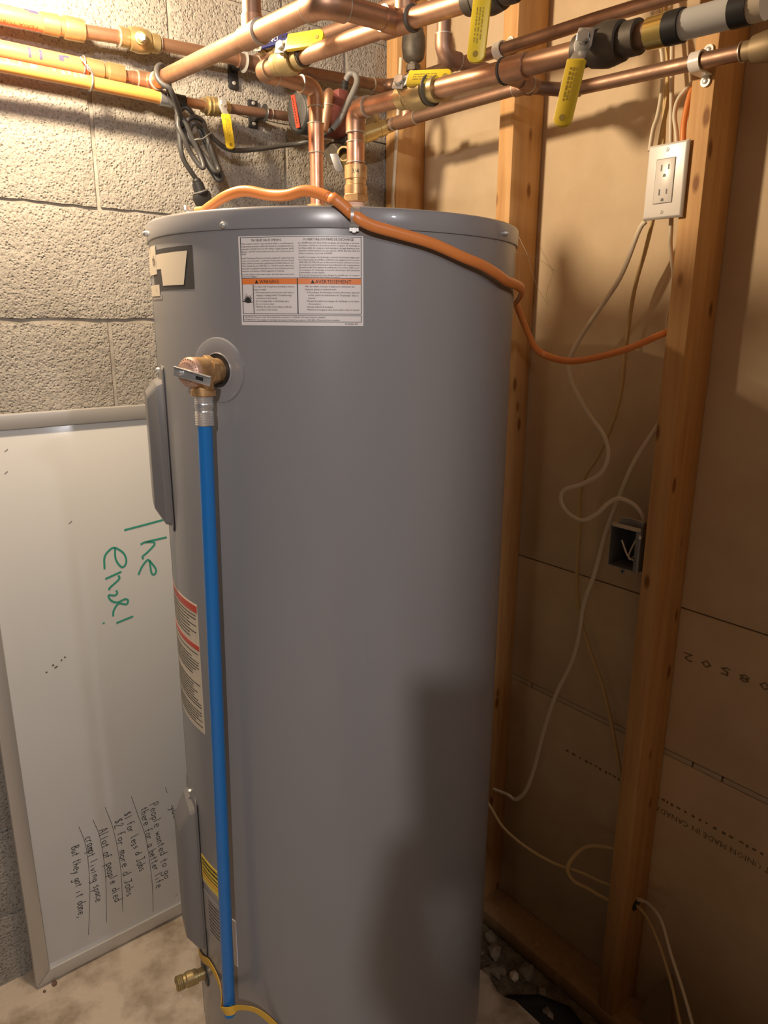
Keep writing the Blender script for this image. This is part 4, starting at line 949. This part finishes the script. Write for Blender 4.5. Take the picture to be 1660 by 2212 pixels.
# ------------------------------------------------------------------ white cables in the stud bay
W = {
'loop': ([[.012, -.7017, 1.5343], [.012, -.69, 1.5188], [.015, -.6588, 1.4436], [.02, -.6027, 1.3711], [.02, -.5653, 1.3144], [.02, -.556, 1.2831], [.02, -.5716, 1.2438], [.02, -.6108, 1.1952], [.015, -.6514, 1.1602], [.01, -.6696, 1.1259], [.005, -.6612, 1.0894], [0, -.625, 1.061], [-.005, -.5871, 1.0426], [-.005, -.5787, 1.02], [-.005, -.5965, .9987], [0, -.6295, .9879], [.005, -.6587, 1.0065], [.01, -.679, 1.0311], [.015, -.6998, 1.0436], [.02, -.7271, 1.0366], [.025, -.7433, 1.0186], [.03, -.746, 1.000]], CABLEW, 'white cable looping down from the outlet into the open metal box'),
'long': ([[.03, -.7055, 1.5454], [.04, -.689, 1.4902], [.05, -.6698, 1.4365], [.055, -.6601, 1.3798], [.06, -.654, 1.3125], [.06, -.652, 1.2345], [.06, -.6379, 1.1707], [.06, -.6103, 1.1024], [.06, -.5834, 1.0551], [.06, -.5776, 1.0051], [.06, -.5823, .9412], [.06, -.5846, .8498], [.06, -.5961, .7747], [.06, -.6278, .7006], [.06, -.6671, .6302], [.06, -.6971, .5568], [.06, -.7265, .4669], [.062, -.755, .36]], CABLEY, 'yellowed cable from under the outlet hanging deep in the stud bay against the board'),
'sweep': ([[.055, -.760, 1.215], [.05, -.7386, 1.1789], [.045, -.7031, 1.1092], [.04, -.6831, 1.043], [.04, -.6596, .963], [.035, -.6446, .8723], [.03, -.6287, .8032], [.03, -.622, .723], [.03, -.6087, .6591], [.025, -.5801, .5772], [.02, -.5574, .4769], [.015, -.5435, .3827], [.01, -.5269, .3121], [.01, -.4986, .2709], [.01, -.474, .2694], [.01, -.43, .2600]], CABLEW, 'white cable sweeping from behind the stud down towards the tank'),
'low': ([[-.02, -.40, .300], [-.03, -.4318, .2659], [-.03, -.4605, .2402], [-.025, -.4979, .2068], [-.015, -.5614, .1887], [0, -.6299, .1837], [.02, -.684, .1876], [.04, -.725, .1795], [.045, -.7427, .1807], [.046, -.766, .180]], CABLEY, 'yellowed cable from behind the tank foot into a hole in the stud'),
'ring': ([[.055, -.762, .272], [.05, -.7386, .2683], [.045, -.7136, .2605], [.035, -.6915, .2525], [.025, -.6703, .2293], [-.002, -.6645, .1990], [.006, -.677, .1680], [.022, -.7039, .1580], [.026, -.7267, .1560], [.030, -.7441, .1555], [.034, -.766, .1555]], CABLEY, 'short half-loop of yellowed cable at the foot of the stud'),
'tail_a': ([[.046, -.80, .178], [.05, -.809, .1885], [.045, -.838, .1987], [.03, -.8739, .1942], [.01, -.9104, .156], [-.01, -.9484, .1224], [-.03, -.9812, .0931], [-.04, -1.01, .04], [-.04, -1.03, -.06], [-.03, -1.06, -.118]], CABLEW, 'pale cable coming out of the stud hole and arching higher to the ground'),
'tail_b': ([[.046, -.80, .166], [.05, -.8077, .1710], [.04, -.8393, .1676], [.02, -.88, .1479], [0, -.9223, .1042], [-.025, -.960, .0600], [-.035, -.99, 0], [-.035, -1.02, -.08], [-.03, -1.04, -.120]], CABLEY, 'yellowed cable dropping from the stud hole beneath the paler one'),
'side': ([[.02, -.7441, 1.5469], [.02, -.7467, 1.5148], [.025, -.7454, 1.4932], [.03, -.7489, 1.4672], [.04, -.7490, 1.4413], [.045, -.7478, 1.4108], [.05, -.7400, 1.3718], [.05, -.7440, 1.3439], [.055, -.756, 1.30]], CABLEW, 'white cable below the outlet hugging the side of the stud'),
'up_a': ([[.012, -.6979, 1.645], [.015, -.6988, 1.678], [.02, -.7018, 1.6999], [.025, -.7019, 1.7388], [.03, -.6956, 1.7827], [.03, -.6861, 1.8148], [.03, -.6731, 1.8477], [.03, -.6601, 1.8814], [.03, -.63, 1.97], [.03, -.61, 2.2]], CABLEW, 'white cable rising from the outlet, farthest from the stud'),
'up_b': ([[.027, -.7047, 1.645], [.031, -.7056, 1.6811], [.038, -.7047, 1.7107], [.043, -.7002, 1.7526], [.047, -.69, 1.8084], [.045, -.681, 1.8512], [.045, -.6694, 1.8944], [.045, -.64, 2.2]], CABLEY, 'thin cable rising second from the outer edge of the outlet'),
'up_c': ([[.03, -.7108, 1.645], [.04, -.7013, 1.7025], [.05, -.6925, 1.757], [.06, -.6831, 1.82], [.06, -.6738, 1.872], [.06, -.66, 2.2]], CABLEY, 'cable rising behind the middle of the outlet against the board'),
'up_d': ([[.02, -.7315, 1.645], [.025, -.7235, 1.696], [.03, -.7167, 1.7366], [.035, -.7054, 1.815], [.035, -.6972, 1.8648], [.04, -.68, 2.2]], CABLEW, 'white cable rising straight from the middle of the outlet'),
'up_e': ([[.01, -.7501, 1.640], [.012, -.7435, 1.6664], [.015, -.7355, 1.6929], [.018, -.7376, 1.7153], [.02, -.7499, 1.7299], [.025, -.7577, 1.739], [.035, -.7635, 1.755]], CABLEW, 'white cable curving from the outlet into the stud'),
}
for k, (pts, m, lb) in W.items(): cable('house_cable', pts, .0046 if k != 'up_b' else .0036, m, lb, 'cable', 'house wiring in the stud bay', flat=.0034, n=6)
cable('orange_lead', [[.012, -.7579, 1.640], [.015, -.7537, 1.6685], [.018, -.7526, 1.6901], [.022, -.7548, 1.7185], [.026, -.758, 1.7325], [.034, -.7635, 1.745]], .0048, ORANGE, 'short orange cable rising from the outlet into the stud', 'cable', n=6)
cable('thin_cable', [[-.007, -.064, 1.93], [-.007, -.0552, 1.816], [-.007, -.0492, 1.7401], [-.007, -.0425, 1.6717], [-.007, -.0398, 1.64], [-.007, -.0450, 1.60], [-.010, -.06, 1.54], [-.010, -.07, 1.45]], .0040, CABLEW, 'grubby white cable running down the corner stud', 'cable', n=6)
obj('stud_hole', MB().lathe([(-.0002, .014), (.0006, .014)], (.046, -.8070, .176), (0, -1, 0), 18), BLACKP, wr)

# ------------------------------------------------------------------ outlet on the stud
ou = thing('wall_outlet', (-.010, -.749, 1.53), 'white rectangular double outlet with cover plate beside the stud', 'outlet')
Y0, Y1, ZA, ZB = -.7800, -.7082, 1.5325, 1.6480
DX = .0075
mb = MB()
def pl_loop(i, x): return [(x, Y0 + i, ZA + i), (x, Y1 - i, ZA + i), (x, Y1 - i, ZB - i), (x, Y0 + i, ZB - i)]
mb.rings([[V(p) for p in L] for L in (pl_loop(0, -.0115), pl_loop(0, -.0130), pl_loop(.0028, -.0168), pl_loop(.0038, -.0175))])
obj('cover_plate', mb, WHITEP, ou, True, bevel=.0009, angle=25)
yc = (Y0 + Y1) / 2; zc = (ZA + ZB) / 2
obj('receptacle', MB().box((-.0192, yc - .0165, zc - .0335), (-.0120, yc + .0165, zc + .0335)), WHITEP, ou, True, bevel=.0012)
obj('receptacle_gap', MB().box((-.0178, yc - .0173, zc - .0343), (-.0130, yc + .0173, zc + .0343)), mat('gap_shade', (.20, .17, .15), .6), ou)
for dz in (.0175, -.0195):
    s_ = MB()
    s_.box((-.0195, yc + .0052, zc + dz - .002), (-.0185, yc + .0076, zc + dz + .0075)); s_.box((-.0195, yc - .0076, zc + dz - .0008), (-.0185, yc - .0052, zc + dz + .0070))
    obj('slots', s_, BLACKP, ou)
    obj('ground_hole', MB().prism([(-.0026, -.0022), (.0026, -.0022), (.0026, .0006), (.0018, .0022), (0, .0028), (-.0018, .0022), (-.0026, .0006)], (-.0194, yc, zc + dz - .0092), (0, 1, 0), (0, 0, 1), (1, 0, 0), .0008), BLACKP, ou)
for dz in (ZB - .0105, ZA + .0105):
    sc = obj('screw', MB().lathe([(.0165, .0034), (.0180, .0032), (.0184, .0026)], (0, yc, dz), (-1, 0, 0), 16), WHITEP, ou, True, angle=30)
    obj('screw_slot', MB().box((-.0187, yc - .0004, dz - .0026), (-.0183, yc + .0004, dz + .0026)), BLACKP, sc)
obj('device_box', MB().box((-.0030, Y0 + .017, ZA + .010), (.045, Y1 - .012, ZB - .012)), CREAM, ou, True, bevel=.002)

for c in ou.children:
    if not c.name.startswith('device_box'): c.location.x += DX

# ------------------------------------------------------------------ open metal junction box
jb = thing('junction_box', (.03, -.73, .91), 'open galvanised junction box with loose wires on the stud', 'junction box')
y0, y1, z0, z1, x0, x1, t_ = -.7610, -.6968, .9150, .9950, -.002, .060, .0016
def plate(lo, hi, name='side_plate', m=STEEL_D): return obj(name, MB().box(lo, hi), m, jb, True, bevel=.0005)
plate((x0, y1 - t_, z0), (x1, y1, z1)); plate((x0, y0, z0), (x1, y0 + t_, z1)); plate((x0, y0, z0), (x1, y1, z0 + t_)); plate((x0, y0, z1 - t_), (x1, y1, z1)); plate((x1 - t_, y0, z0), (x1, y1, z1), 'back_plate', mat('box_inside', (.12, .125, .14), .5, .6))
obj('front_lip', MB().box((x0 - .001, y0 - .001, z0), (x0 + .003, y0 + .0095, z1)), STEEL_D, jb, True, bevel=.0006)
obj('ear', MB().box((x0 - .001, -.7350, z0 - .009), (x0 + .001, -.7270, z0 + .001)), STEEL_D, jb, True, bevel=.0004)
obj('ear_hole', MB().lathe([(0, .0022), (.0004, .0022)], (x0 - .0011, -.731, z0 - .0045), (-1, 0, 0), 10), BLACKP, jb)
obj('top_ear', MB().box((x0 - .001, -.7600, z1 - .002), (x0 + .001, -.7000, z1 + .0055)), CREAM, jb, True, bevel=.0006)
obj('cable_clamp', MB().box((.012, -.7560, z1), (.030, -.7050, z1 + .012)), STEEL_D, jb, True, bevel=.001)
obj('clamp_wire', MB().tube([(.010, -.706, z1 + .014), (.011, -.730, z1 + .017), (.012, -.757, z1 + .014)], .0012, 8), STEEL, jb, True)
obj('lip_screw', MB().lathe([(0, .0042), (.003, .0036), (.004, .0018)], (x0 - .001, -.7600, .985), (-1, -.2, 0), 12), STEEL, jb, True, angle=30)
for pts in ([(.055, -.752, .935), (.02, -.748, .932), (.002, -.738, .940), (-.001, -.722, .970)], [(.055, -.728, .938), (.02, -.730, .930), (.012, -.733, .945), (.016, -.745, .982)]):
    obj('loose_wire', MB().tube(smooth_path(pts, 6), .0017, 8), CABLEW, jb, True, angle=60)

# ------------------------------------------------------------------ whiteboard on its end against the block wall
BW, BH = .905, 1.195
lean = math.atan(.030 / BH)
board = thing('whiteboard', (-.9715, -.0600, .0065), 'scuffed whiteboard in an aluminium frame stood on end behind the tank', 'whiteboard', rot=(-lean, 0, 0))
def bobj(name, mb, m, parent=board, **k): return obj(name, mb, m, parent, local=True, **k)
bobj('board_panel', MB().box((.018, .006, .018), (BW - .018, .014, BH - .018)), BOARDW, bevel=.0008)
fw = .0285
def rail(pts): 
    m = MB(); a = [V((x, 0.0, z)) for x, z in pts]; b = [V((x, .019, z)) for x, z in pts]
    m.rings([a, b]); return bobj('frame_rail', m, ALU, bevel=.0025)
e = .0002
rail([(0, 0), (fw, fw), (fw, BH - fw), (0, BH)]); rail([(BW, 0), (BW, BH), (BW - fw, BH - fw), (BW - fw, fw)])
rail([(e, -e), (BW - e, -e), (BW - fw - e, fw - e), (fw + e, fw - e)]); rail([(e, BH + e), (fw + e, BH - fw + e), (BW - fw - e, BH - fw + e), (BW - e, BH + e)])
BX, BZ, BYf = -.9715, .0065, .0059
def stroke(mb, pts, wd, n=4, jit=0.0):
    """flat pen stroke on the board face; pts in world x,z"""
    P = smooth_path([(x - BX, 0, z - BZ) for x, z in pts], n) if len(pts) > 2 else [V((x - BX, 0, z - BZ)) for x, z in pts]
    pr = None
    for i, p in enumerate(P):
        T_ = (P[min(i + 1, len(P) - 1)] - P[max(i - 1, 0)]); T_.normalize(); N_ = V((T_.z, 0, -T_.x)) * wd * .5
        c = (mb.bm.verts.new((p.x + N_.x, BYf - .0004, p.z + N_.z)), mb.bm.verts.new((p.x - N_.x, BYf - .0004, p.z - N_.z)))
        if pr: mb.bm.faces.new((pr[0], c[0], c[1], pr[1]))
        pr = c
GREEN = [[(-0.696, 0.9533), (-0.6464, 0.9578), (-0.6072, 0.9618)], [(-0.6087, 0.9225), (-0.6547, 0.9203), (-0.6654, 0.917)], [(-0.6547, 0.9203), (-0.6389, 0.9173), (-0.6367, 0.9114), (-0.651, 0.8992), (-0.6636, 0.8909), (-0.6627, 0.8853)], [(-0.6499, 0.8799), (-0.6381, 0.858), (-0.6416, 0.8477), (-0.648, 0.8519), (-0.6501, 0.8772), (-0.6551, 0.8809), (-0.6666, 0.8697), (-0.6758, 0.8539)], [(-0.7177, 0.9205), (-0.7186, 0.8968), (-0.71, 0.879), (-0.7023, 0.8787), (-0.6975, 0.8898), (-0.7025, 0.9068), (-0.719, 0.9207), (-0.7319, 0.9154), (-0.7404, 0.9039), (-0.7425, 0.8806)], [(-0.7096, 0.8681), (-0.7432, 0.8595)], [(-0.7166, 0.8616), (-0.716, 0.8533), (-0.7363, 0.8391), (-0.7366, 0.8351)], [(-0.7243, 0.8309), (-0.7223, 0.825), (-0.7278, 0.8208), (-0.7401, 0.8238), (-0.7362, 0.812), (-0.7241, 0.8049), (-0.7084, 0.8079), (-0.7022, 0.8036), (-0.7067, 0.7965), (-0.7218, 0.8016), (-0.7331, 0.7894), (-0.7354, 0.7776)], [(-0.6948, 0.7669), (-0.7305, 0.7611)], [(-0.7556, 0.7692), (-0.7554, 0.7664)]]
mb = MB()
for s in GREEN: stroke(mb, s, .0040, 6)
bobj('green_writing', mb, GREENM, smooth=False)
RULES = [[(-0.7368, 0.3574), (-0.727, 0.3071), (-0.715, 0.2447), (-0.7113, 0.1693), (-0.7109, 0.1122), (-0.7151, 0.0451)], [(-0.7937, 0.3564), (-0.7816, 0.2929), (-0.7758, 0.1927), (-0.7814, 0.0842)], [(-0.8208, 0.3382), (-0.8107, 0.2863), (-0.809, 0.1889), (-0.8183, 0.0768)], [(-0.8501, 0.336), (-0.841, 0.2806), (-0.8431, 0.1861), (-0.8579, 0.0675)], [(-0.6505, 0.2973), (-0.644, 0.2475), (-0.6369, 0.1758)], [(-0.6607, 0.3467), (-0.657, 0.3309)]]
mb = MB()
for s in RULES: stroke(mb, s, .0009, 6)
# single-stroke hand lettering
o_ = [(.5, .5), (.2, .45), (.08, .22), (.25, 0), (.5, .05), (.6, .28), (.5, .5)]
GL = {'a': [[(.55, .42), (.25, .5), (.08, .22), (.25, 0), (.5, .15), (.55, .45)], [(.55, .5), (.56, .1), (.66, 0)]], 'b': [[(.1, 1), (.1, 0)], [(.1, .3), (.35, .5), (.58, .28), (.38, 0), (.1, .08)]], 'c': [[(.55, .42), (.3, .5), (.08, .25), (.28, 0), (.56, .08)]], 'd': [[(.55, .42), (.25, .5), (.08, .22), (.25, 0), (.55, .15)], [(.58, 1), (.56, 0)]], 'e': [[(.1, .26), (.55, .3), (.45, .5), (.2, .48), (.08, .2), (.28, 0), (.56, .06)]], 'f': [[(.5, .95), (.3, 1), (.22, .7), (.2, 0)], [(.05, .5), (.45, .5)]], 'g': [[(.55, .42), (.25, .5), (.1, .25), (.28, .05), (.55, .2)], [(.57, .5), (.55, -.25), (.3, -.42), (.1, -.28)]], 'h': [[(.1, 1), (.1, 0)], [(.1, .3), (.35, .5), (.52, .35), (.52, 0)]], 'i': [[(.2, .5), (.2, 0)], [(.2, .72), (.21, .68)]], 'l': [[(.2, 1), (.2, 0)]], 'm': [[(.08, .5), (.08, 0)], [(.08, .35), (.25, .5), (.35, .35), (.35, 0)], [(.35, .35), (.52, .5), (.62, .35), (.62, 0)]], 'n': [[(.1, .5), (.1, 0)], [(.1, .32), (.35, .5), (.52, .35), (.52, 0)]], 'o': [o_], 'p': [[(.1, .5), (.1, -.42)], [(.1, .35), (.38, .5), (.58, .25), (.36, 0), (.1, .08)]], 'r': [[(.1, .5), (.1, 0)], [(.1, .3), (.3, .5), (.5, .45)]], 's': [[(.5, .45), (.25, .5), (.15, .35), (.45, .2), (.4, .02), (.1, .04)]], 't': [[(.28, .85), (.26, .1), (.42, 0)], [(.05, .55), (.5, .56)]], 'u': [[(.1, .5), (.1, .15), (.3, 0), (.5, .15)], [(.52, .5), (.54, 0)]], 'v': [[(.05, .5), (.28, 0), (.52, .5)]], 'w': [[(.05, .5), (.2, 0), (.34, .35), (.5, 0), (.64, .5)]], 'y': [[(.08, .5), (.3, .08)], [(.55, .5), (.3, -.1), (.08, -.42)]], 'A': [[(.02, 0), (.3, 1), (.6, 0)], [(.12, .38), (.5, .38)]], 'B': [[(.1, 1), (.1, 0)], [(.1, 1), (.45, .95), (.5, .7), (.15, .52), (.55, .4), (.5, .05), (.1, 0)]], 'J': [[(.1, 1), (.65, 1)], [(.42, 1), (.4, .15), (.2, 0), (.05, .15)]], 'P': [[(.1, 1), (.1, 0)], [(.1, 1), (.5, .92), (.5, .6), (.1, .5)]], '$': [[(.5, .8), (.2, .85), (.12, .62), (.5, .4), (.45, .15), (.1, .18)], [(.3, 1), (.3, 0)]], '1': [[(.3, 1), (.28, 0)]], '2': [[(.1, .75), (.3, 1), (.5, .8), (.1, 0), (.58, .02)]], ',': [[(.2, .05), (.1, -.2)]], ' ': []}
TEXT = [[(-0.6938, 0.3195), (-0.6759, 0.1135), 'People wanted to go'], [(-0.7148, 0.3185), (-0.696, 0.0992), 'there for a better life'], [(-0.7517, 0.323), (-0.7312, 0.162), '$1 for less d Jobs'], [(-0.7723, 0.3159), (-0.7639, 0.1126), '$2 for more d Jobs'], [(-0.8062, 0.3071), (-0.7918, 0.1151), 'Allot of people died'], [(-0.8344, 0.3044), (-0.8291, 0.1367), 'crampt living space'], [(-0.8652, 0.2951), (-0.8672, 0.1174), 'But they got it done,'], [(-.6480, .2930), (-.6360, .2350), 'you m']]
rj = random.Random(11)
for (xa, za), (xb, zb), s in TEXT:
    d = V((xb - xa, 0, zb - za)); L = d.length; d.normalize(); u = V((-d.z, 0, d.x)); adv = L / len(s); hh = .0175
    for i, ch in enumerate(s):
        jx, jz, js = rj.uniform(-.0006, .0006), rj.uniform(-.0012, .0012), rj.uniform(.85, 1.15)
        for st_ in GL.get(ch, []):
            pts = []
            for gx, gy in st_:
                q = V((xa, 0, za)) + d * (i * adv + gx * adv * 1.35 + jx) + u * ((gy - .3) * hh * js + jz); pts.append((q.x, q.z))
            stroke(mb, pts, .0014, 4)
bobj('black_writing', mb, INK, smooth=False)
mb = MB()
for x, z, l in ((-.858, .700, .006), (-.862, .706, .004), (-.875, .695, .003), (-.845, .712, .003), (-.838, .716, .003)):
    stroke(mb, [(x, z), (x + l, z + l * .4)], .003)
bobj('rust_specks', mb, RUSTY, smooth=False)
mb = MB()
for x, z in ((-.895, 1.135), (-.90, 1.095), (-.935, 1.11), (-.80, .985), (-.66, .055), (-.64, .075), (-.63, .090)):
    stroke(mb, [(x, z), (x + .006, z + .004)], .0016)
bobj('scuffs', mb, LABELG, smooth=False)

# ------------------------------------------------------------------ floor debris
def stone(P, s, m, label, grp, seed, flat=.6):
    bm = bmesh.new(); bmesh.ops.create_icosphere(bm, subdivisions=1, radius=1.0)
    rr = random.Random(seed)
    for v in bm.verts: v.co = V((v.co.x * s[0], v.co.y * s[1], v.co.z * s[2])) * rr.uniform(.72, 1.15)
    lo = min(v.co.z for v in bm.verts)
    M_ = Matrix.Rotation(rr.uniform(0, 6), 4, 'Z')
    for v in bm.verts: v.co = M_ @ v.co + V(P) + V((0, 0, -lo - .002))
    mb = MB(); mb.bm.free(); mb.bm = bm
    return tag(obj('stone', mb, m, None, False), label, 'stone', grp)
stone((-.9382, -.0650, 0), (.008, .007, .005), RUSTY, 'small reddish brown chip on the concrete by the whiteboard corner', None, 1)
stone((-.9600, -.0720, 0), (.004, .003, .003), RUSTY, 'tiny brown grain beneath the whiteboard corner', None, 2)
for i, (x, y) in enumerate(((-.7417, -.0850), (-.7401, -.2582), (-.722, -.2900))): stone((x, y, floor_z(x, y)), (.0028, .0022, .002), LABELW, 'tiny white crumb on the bare concrete', 'white crumbs on the concrete', 10 + i)
rs = random.Random(21)
for i in range(26):
    y = rs.uniform(-.98, -.42); x = rs.uniform(-.155, -.025); s = rs.uniform(.008, .026)
    if i == 0: x, y, s = -.060, -.585, .020
    if i == 1: x, y, s = -.030, -.865, .022
    stone((x, y, floor_z(x, y)), (s, s * rs.uniform(.6, 1), s * rs.uniform(.4, .8)), RUBBLE if i > 1 else CREAM, 'rough chunk of rubble in the broken strip below the stud wall' if i > 1 else 'pale lump of mortar in the rubble strip below the studs', 'rubble below the stud wall', 40 + i)
def torn(pts, zf, m, label, seed, name='torn_sheet'):
    mb = MB(); rr = random.Random(seed); c = V((sum(p[0] for p in pts) / len(pts), sum(p[1] for p in pts) / len(pts), 0))
    rings = []
    for k, f in enumerate((1.0, .66, .33)):
        rings.append([V((c.x + (p[0] - c.x) * f, c.y + (p[1] - c.y) * f, 0)) for p in pts])
    ctr = V((c.x, c.y, 0))
    vs = [[mb.bm.verts.new(V((q.x, q.y, floor_z(q.x, q.y) + zf + rr.uniform(0, .012)))) for q in r] for r in rings]
    cc = mb.bm.verts.new(V((ctr.x, ctr.y, floor_z(ctr.x, ctr.y) + zf + .015))); n = len(pts)
    for a in range(2):
        for i in range(n): mb.bm.faces.new((vs[a][i], vs[a][(i + 1) % n], vs[a + 1][(i + 1) % n], vs[a + 1][i]))
    for i in range(n): mb.bm.faces.new((vs[2][i], vs[2][(i + 1) % n], cc))
    o = obj(name, mb, m, None, True, angle=50); md = o.modifiers.new('thick', 'SOLIDIFY'); md.thickness = .0012
    return tag(o, label, 'plastic sheet')
torn([(-.150, -.60), (-.11, -.62), (-.06, -.66), (-.03, -.72), (-.05, -.79), (-.10, -.80), (-.13, -.74), (-.165, -.68)], .006, SHEET, 'crumpled black plastic sheet in the rubble below the studs', 5)
torn([(.015, -.86), (.05, -.85), (.070, -.90), (.060, -.98), (.02, -1.02), (-.02, -.97)], .012, RUSTY, 'torn brown paper scrap on the rubble beyond the stud', 9, 'paper_scrap')
# leaning shard of board against the plate beyond the stud
mb = MB().prism([(0, 0), (.050, .02), (.085, .010), (.050, .170), (.020, .110)], (.030, -.835, -.128), V((.15, -.98, 0)).normalized(), V((.28, 0, .96)).normalized(), V((-.96, -.15, .28)).normalized(), .004)
tag(obj('board_shard', mb, mat('shard_paper', (.24, .17, .10), .9), None, True, bevel=.0008), 'triangular broken shard of board leaning beyond the foot of the stud', 'board')

# cobweb between the tank top and the stud
mb = MB()
for pts in ([(-.19, -.47, 1.50), (.02, -.436, 1.496), (.088, -.462, 1.464)], [(.02, -.436, 1.496), (.06, -.43, 1.44), (.088, -.44, 1.40)], [(.02, -.403, 1.543), (.02, -.436, 1.496)]): mb.tube(smooth_path(pts, 5), .00035, 5)
tag(obj('cobweb', mb, WEB, None, True), 'few dusty cobweb strands between the tank rim and the stud', 'cobweb')
# ------------------------------------------------------------------ the person taking the picture (only their shadow reaches the tank)
HF = V((-.12, .99, 0)).normalized(); HR = V((HF.y, -HF.x, 0)); HO = V((-1.070, -1.930, 0))
def hp(r, f, z): return HO + HR * r + HF * f + V((0, 0, z))
pc = CP - CU * .055 - CF * .012                                        # phone centre, just behind the lens
ph = thing('smartphone', tuple(pc), 'dark smartphone held upright by the person behind the camera', 'phone')
Mph = Matrix(((CR.x, CU.x, -CF.x, pc.x), (CR.y, CU.y, -CF.y, pc.y), (CR.z, CU.z, -CF.z, pc.z), (0, 0, 0, 1)))
obj('phone_body', MB().box((-.037, -.078, -.004), (.037, .078, .004), Mph), BLACKP, ph, True, bevel=.003)
obj('screen', MB().box((-.034, -.074, .0040), (.034, .074, .0044), Mph), LABELK, ph, True)
def pl(x, y, z): return Mph @ V((x, y, z))
nodes = {}; edges = []
def nd(k, p, r, link=None):
    nodes[k] = (V(p), r)
    if link: edges.append((link, k))
nd('pelvis', hp(0, 0, .96), .150); nd('waist', hp(0, .01, 1.10), .140, 'pelvis'); nd('chest', hp(0, .02, 1.30), .165, 'waist'); nd('neck0', hp(0, .0, 1.46), .075, 'chest'); nd('neck', hp(0, .02, 1.53), .055, 'neck0'); nd('head0', hp(0, .05, 1.60), .085, 'neck'); nd('head1', hp(0, .05, 1.68), .098, 'head0'); nd('head2', hp(0, .04, 1.735), .072, 'head1'); nd('nose', hp(0, .158, 1.645), .016, 'head0')
for s, n in ((1, 'r'), (-1, 'l')):
    nd('hip' + n, hp(s * .10, 0, .88), .098, 'pelvis'); nd('knee' + n, hp(s * .11, .03, .50), .066, 'hip' + n); nd('calf' + n, hp(s * .11, .0, .32), .058, 'knee' + n); nd('ank' + n, hp(s * .115, -.01, .09), .044, 'calf' + n); nd('heel' + n, hp(s * .115, -.02, .048), .045, 'ank' + n); nd('toe' + n, hp(s * .13, .16, .040), .038, 'heel' + n)
    nd('sh' + n, hp(s * .185, .0, 1.41), .072, 'chest'); nd('ear' + n, hp(s * .098, .03, 1.645), .018, 'head1')
    el = hp(s * (.245 if s > 0 else .19), .06, 1.14); nd('el' + n, el, .046, 'sh' + n)
    wr_ = pl(s * .052, -.115, .055); nd('fa' + n, el.lerp(wr_, .45), .042, 'el' + n); nd('wr' + n, wr_, .028, 'fa' + n)
    nd('palm' + n, pl(s * .044, -.075, .030), .026, 'wr' + n)
    for i, (yy, ln) in enumerate(((-.045, .9), (-.062, 1.0), (-.080, .95), (-.097, .75))):
        nd('k%d' % i + n, pl(s * .050, yy, .014), .0092, 'palm' + n); nd('m%d' % i + n, pl(s * .0455, yy + .002, -.010), .0085, 'k%d' % i + n); nd('t%d' % i + n, pl(s * (.040 - .018 * ln), yy + .004, -.0125), .0075, 'm%d' % i + n)
    nd('th0' + n, pl(s * .036, -.058, .024), .0105, 'palm' + n); nd('th1' + n, pl(s * .026, -.040, .0145), .0095, 'th0' + n); nd('th2' + n, pl(s * .016, -.026, .0120), .008, 'th1' + n)
keys = list(nodes); me = bpy.data.meshes.new('person'); bm = bmesh.new(); sk = bm.verts.layers.skin.verify(); bv = {}
for k in keys:
    v = bm.verts.new(nodes[k][0]); v[sk].radius = (nodes[k][1], nodes[k][1] * (.72 if k in ('chest', 'waist', 'pelvis') else 1.0)); v[sk].use_root = (k == 'pelvis'); bv[k] = v
for a, b_ in edges: bm.edges.new((bv[a], bv[b_]))
bm.to_mesh(me); bm.free()
tmp = bpy.data.objects.new('tmp_person', me); COL.objects.link(tmp); tmp.modifiers.new('s', 'SKIN'); sb = tmp.modifiers.new('d', 'SUBSURF'); sb.levels = 2; sb.render_levels = 2
bpy.context.view_layer.update()
bme = bpy.data.meshes.new_from_object(tmp.evaluated_get(bpy.context.evaluated_depsgraph_get())); bpy.data.objects.remove(tmp)
mb = MB(); mb.bm.from_mesh(bme)
pers = obj('person', mb, CLOTH, None, True, angle=180)
tag(pers, 'person in grey clothes behind the camera holding up a phone', 'person')
pers.data.materials.append(SKIN); off = pers.location
for p in pers.data.polygons:
    c = p.center + off
    if c.z > 1.515 or (c - pc).length < .135: p.material_index = 1
hair = MB().lathe([(-.02, .100), (.02, .104), (.06, .095), (.09, .06), (.10, .01)], hp(0, .015, 1.69), (0, -.15, 1), 20); obj('hair', hair, mat('brown_hair', (.07, .045, .03), .7), pers, True)
for s in (1, -1): obj('eye', MB().lathe([(0, .010), (.004, .009), (.006, .004)], hp(s * .034, .138, 1.655), HF, 12), WHITEP, pers, True)
obj('mouth', MB().tube([hp(-.024, .135, 1.600), hp(0, .143, 1.597), hp(.024, .135, 1.600)], .005, 8), mat('lips', (.45, .2, .17), .5), pers, True)
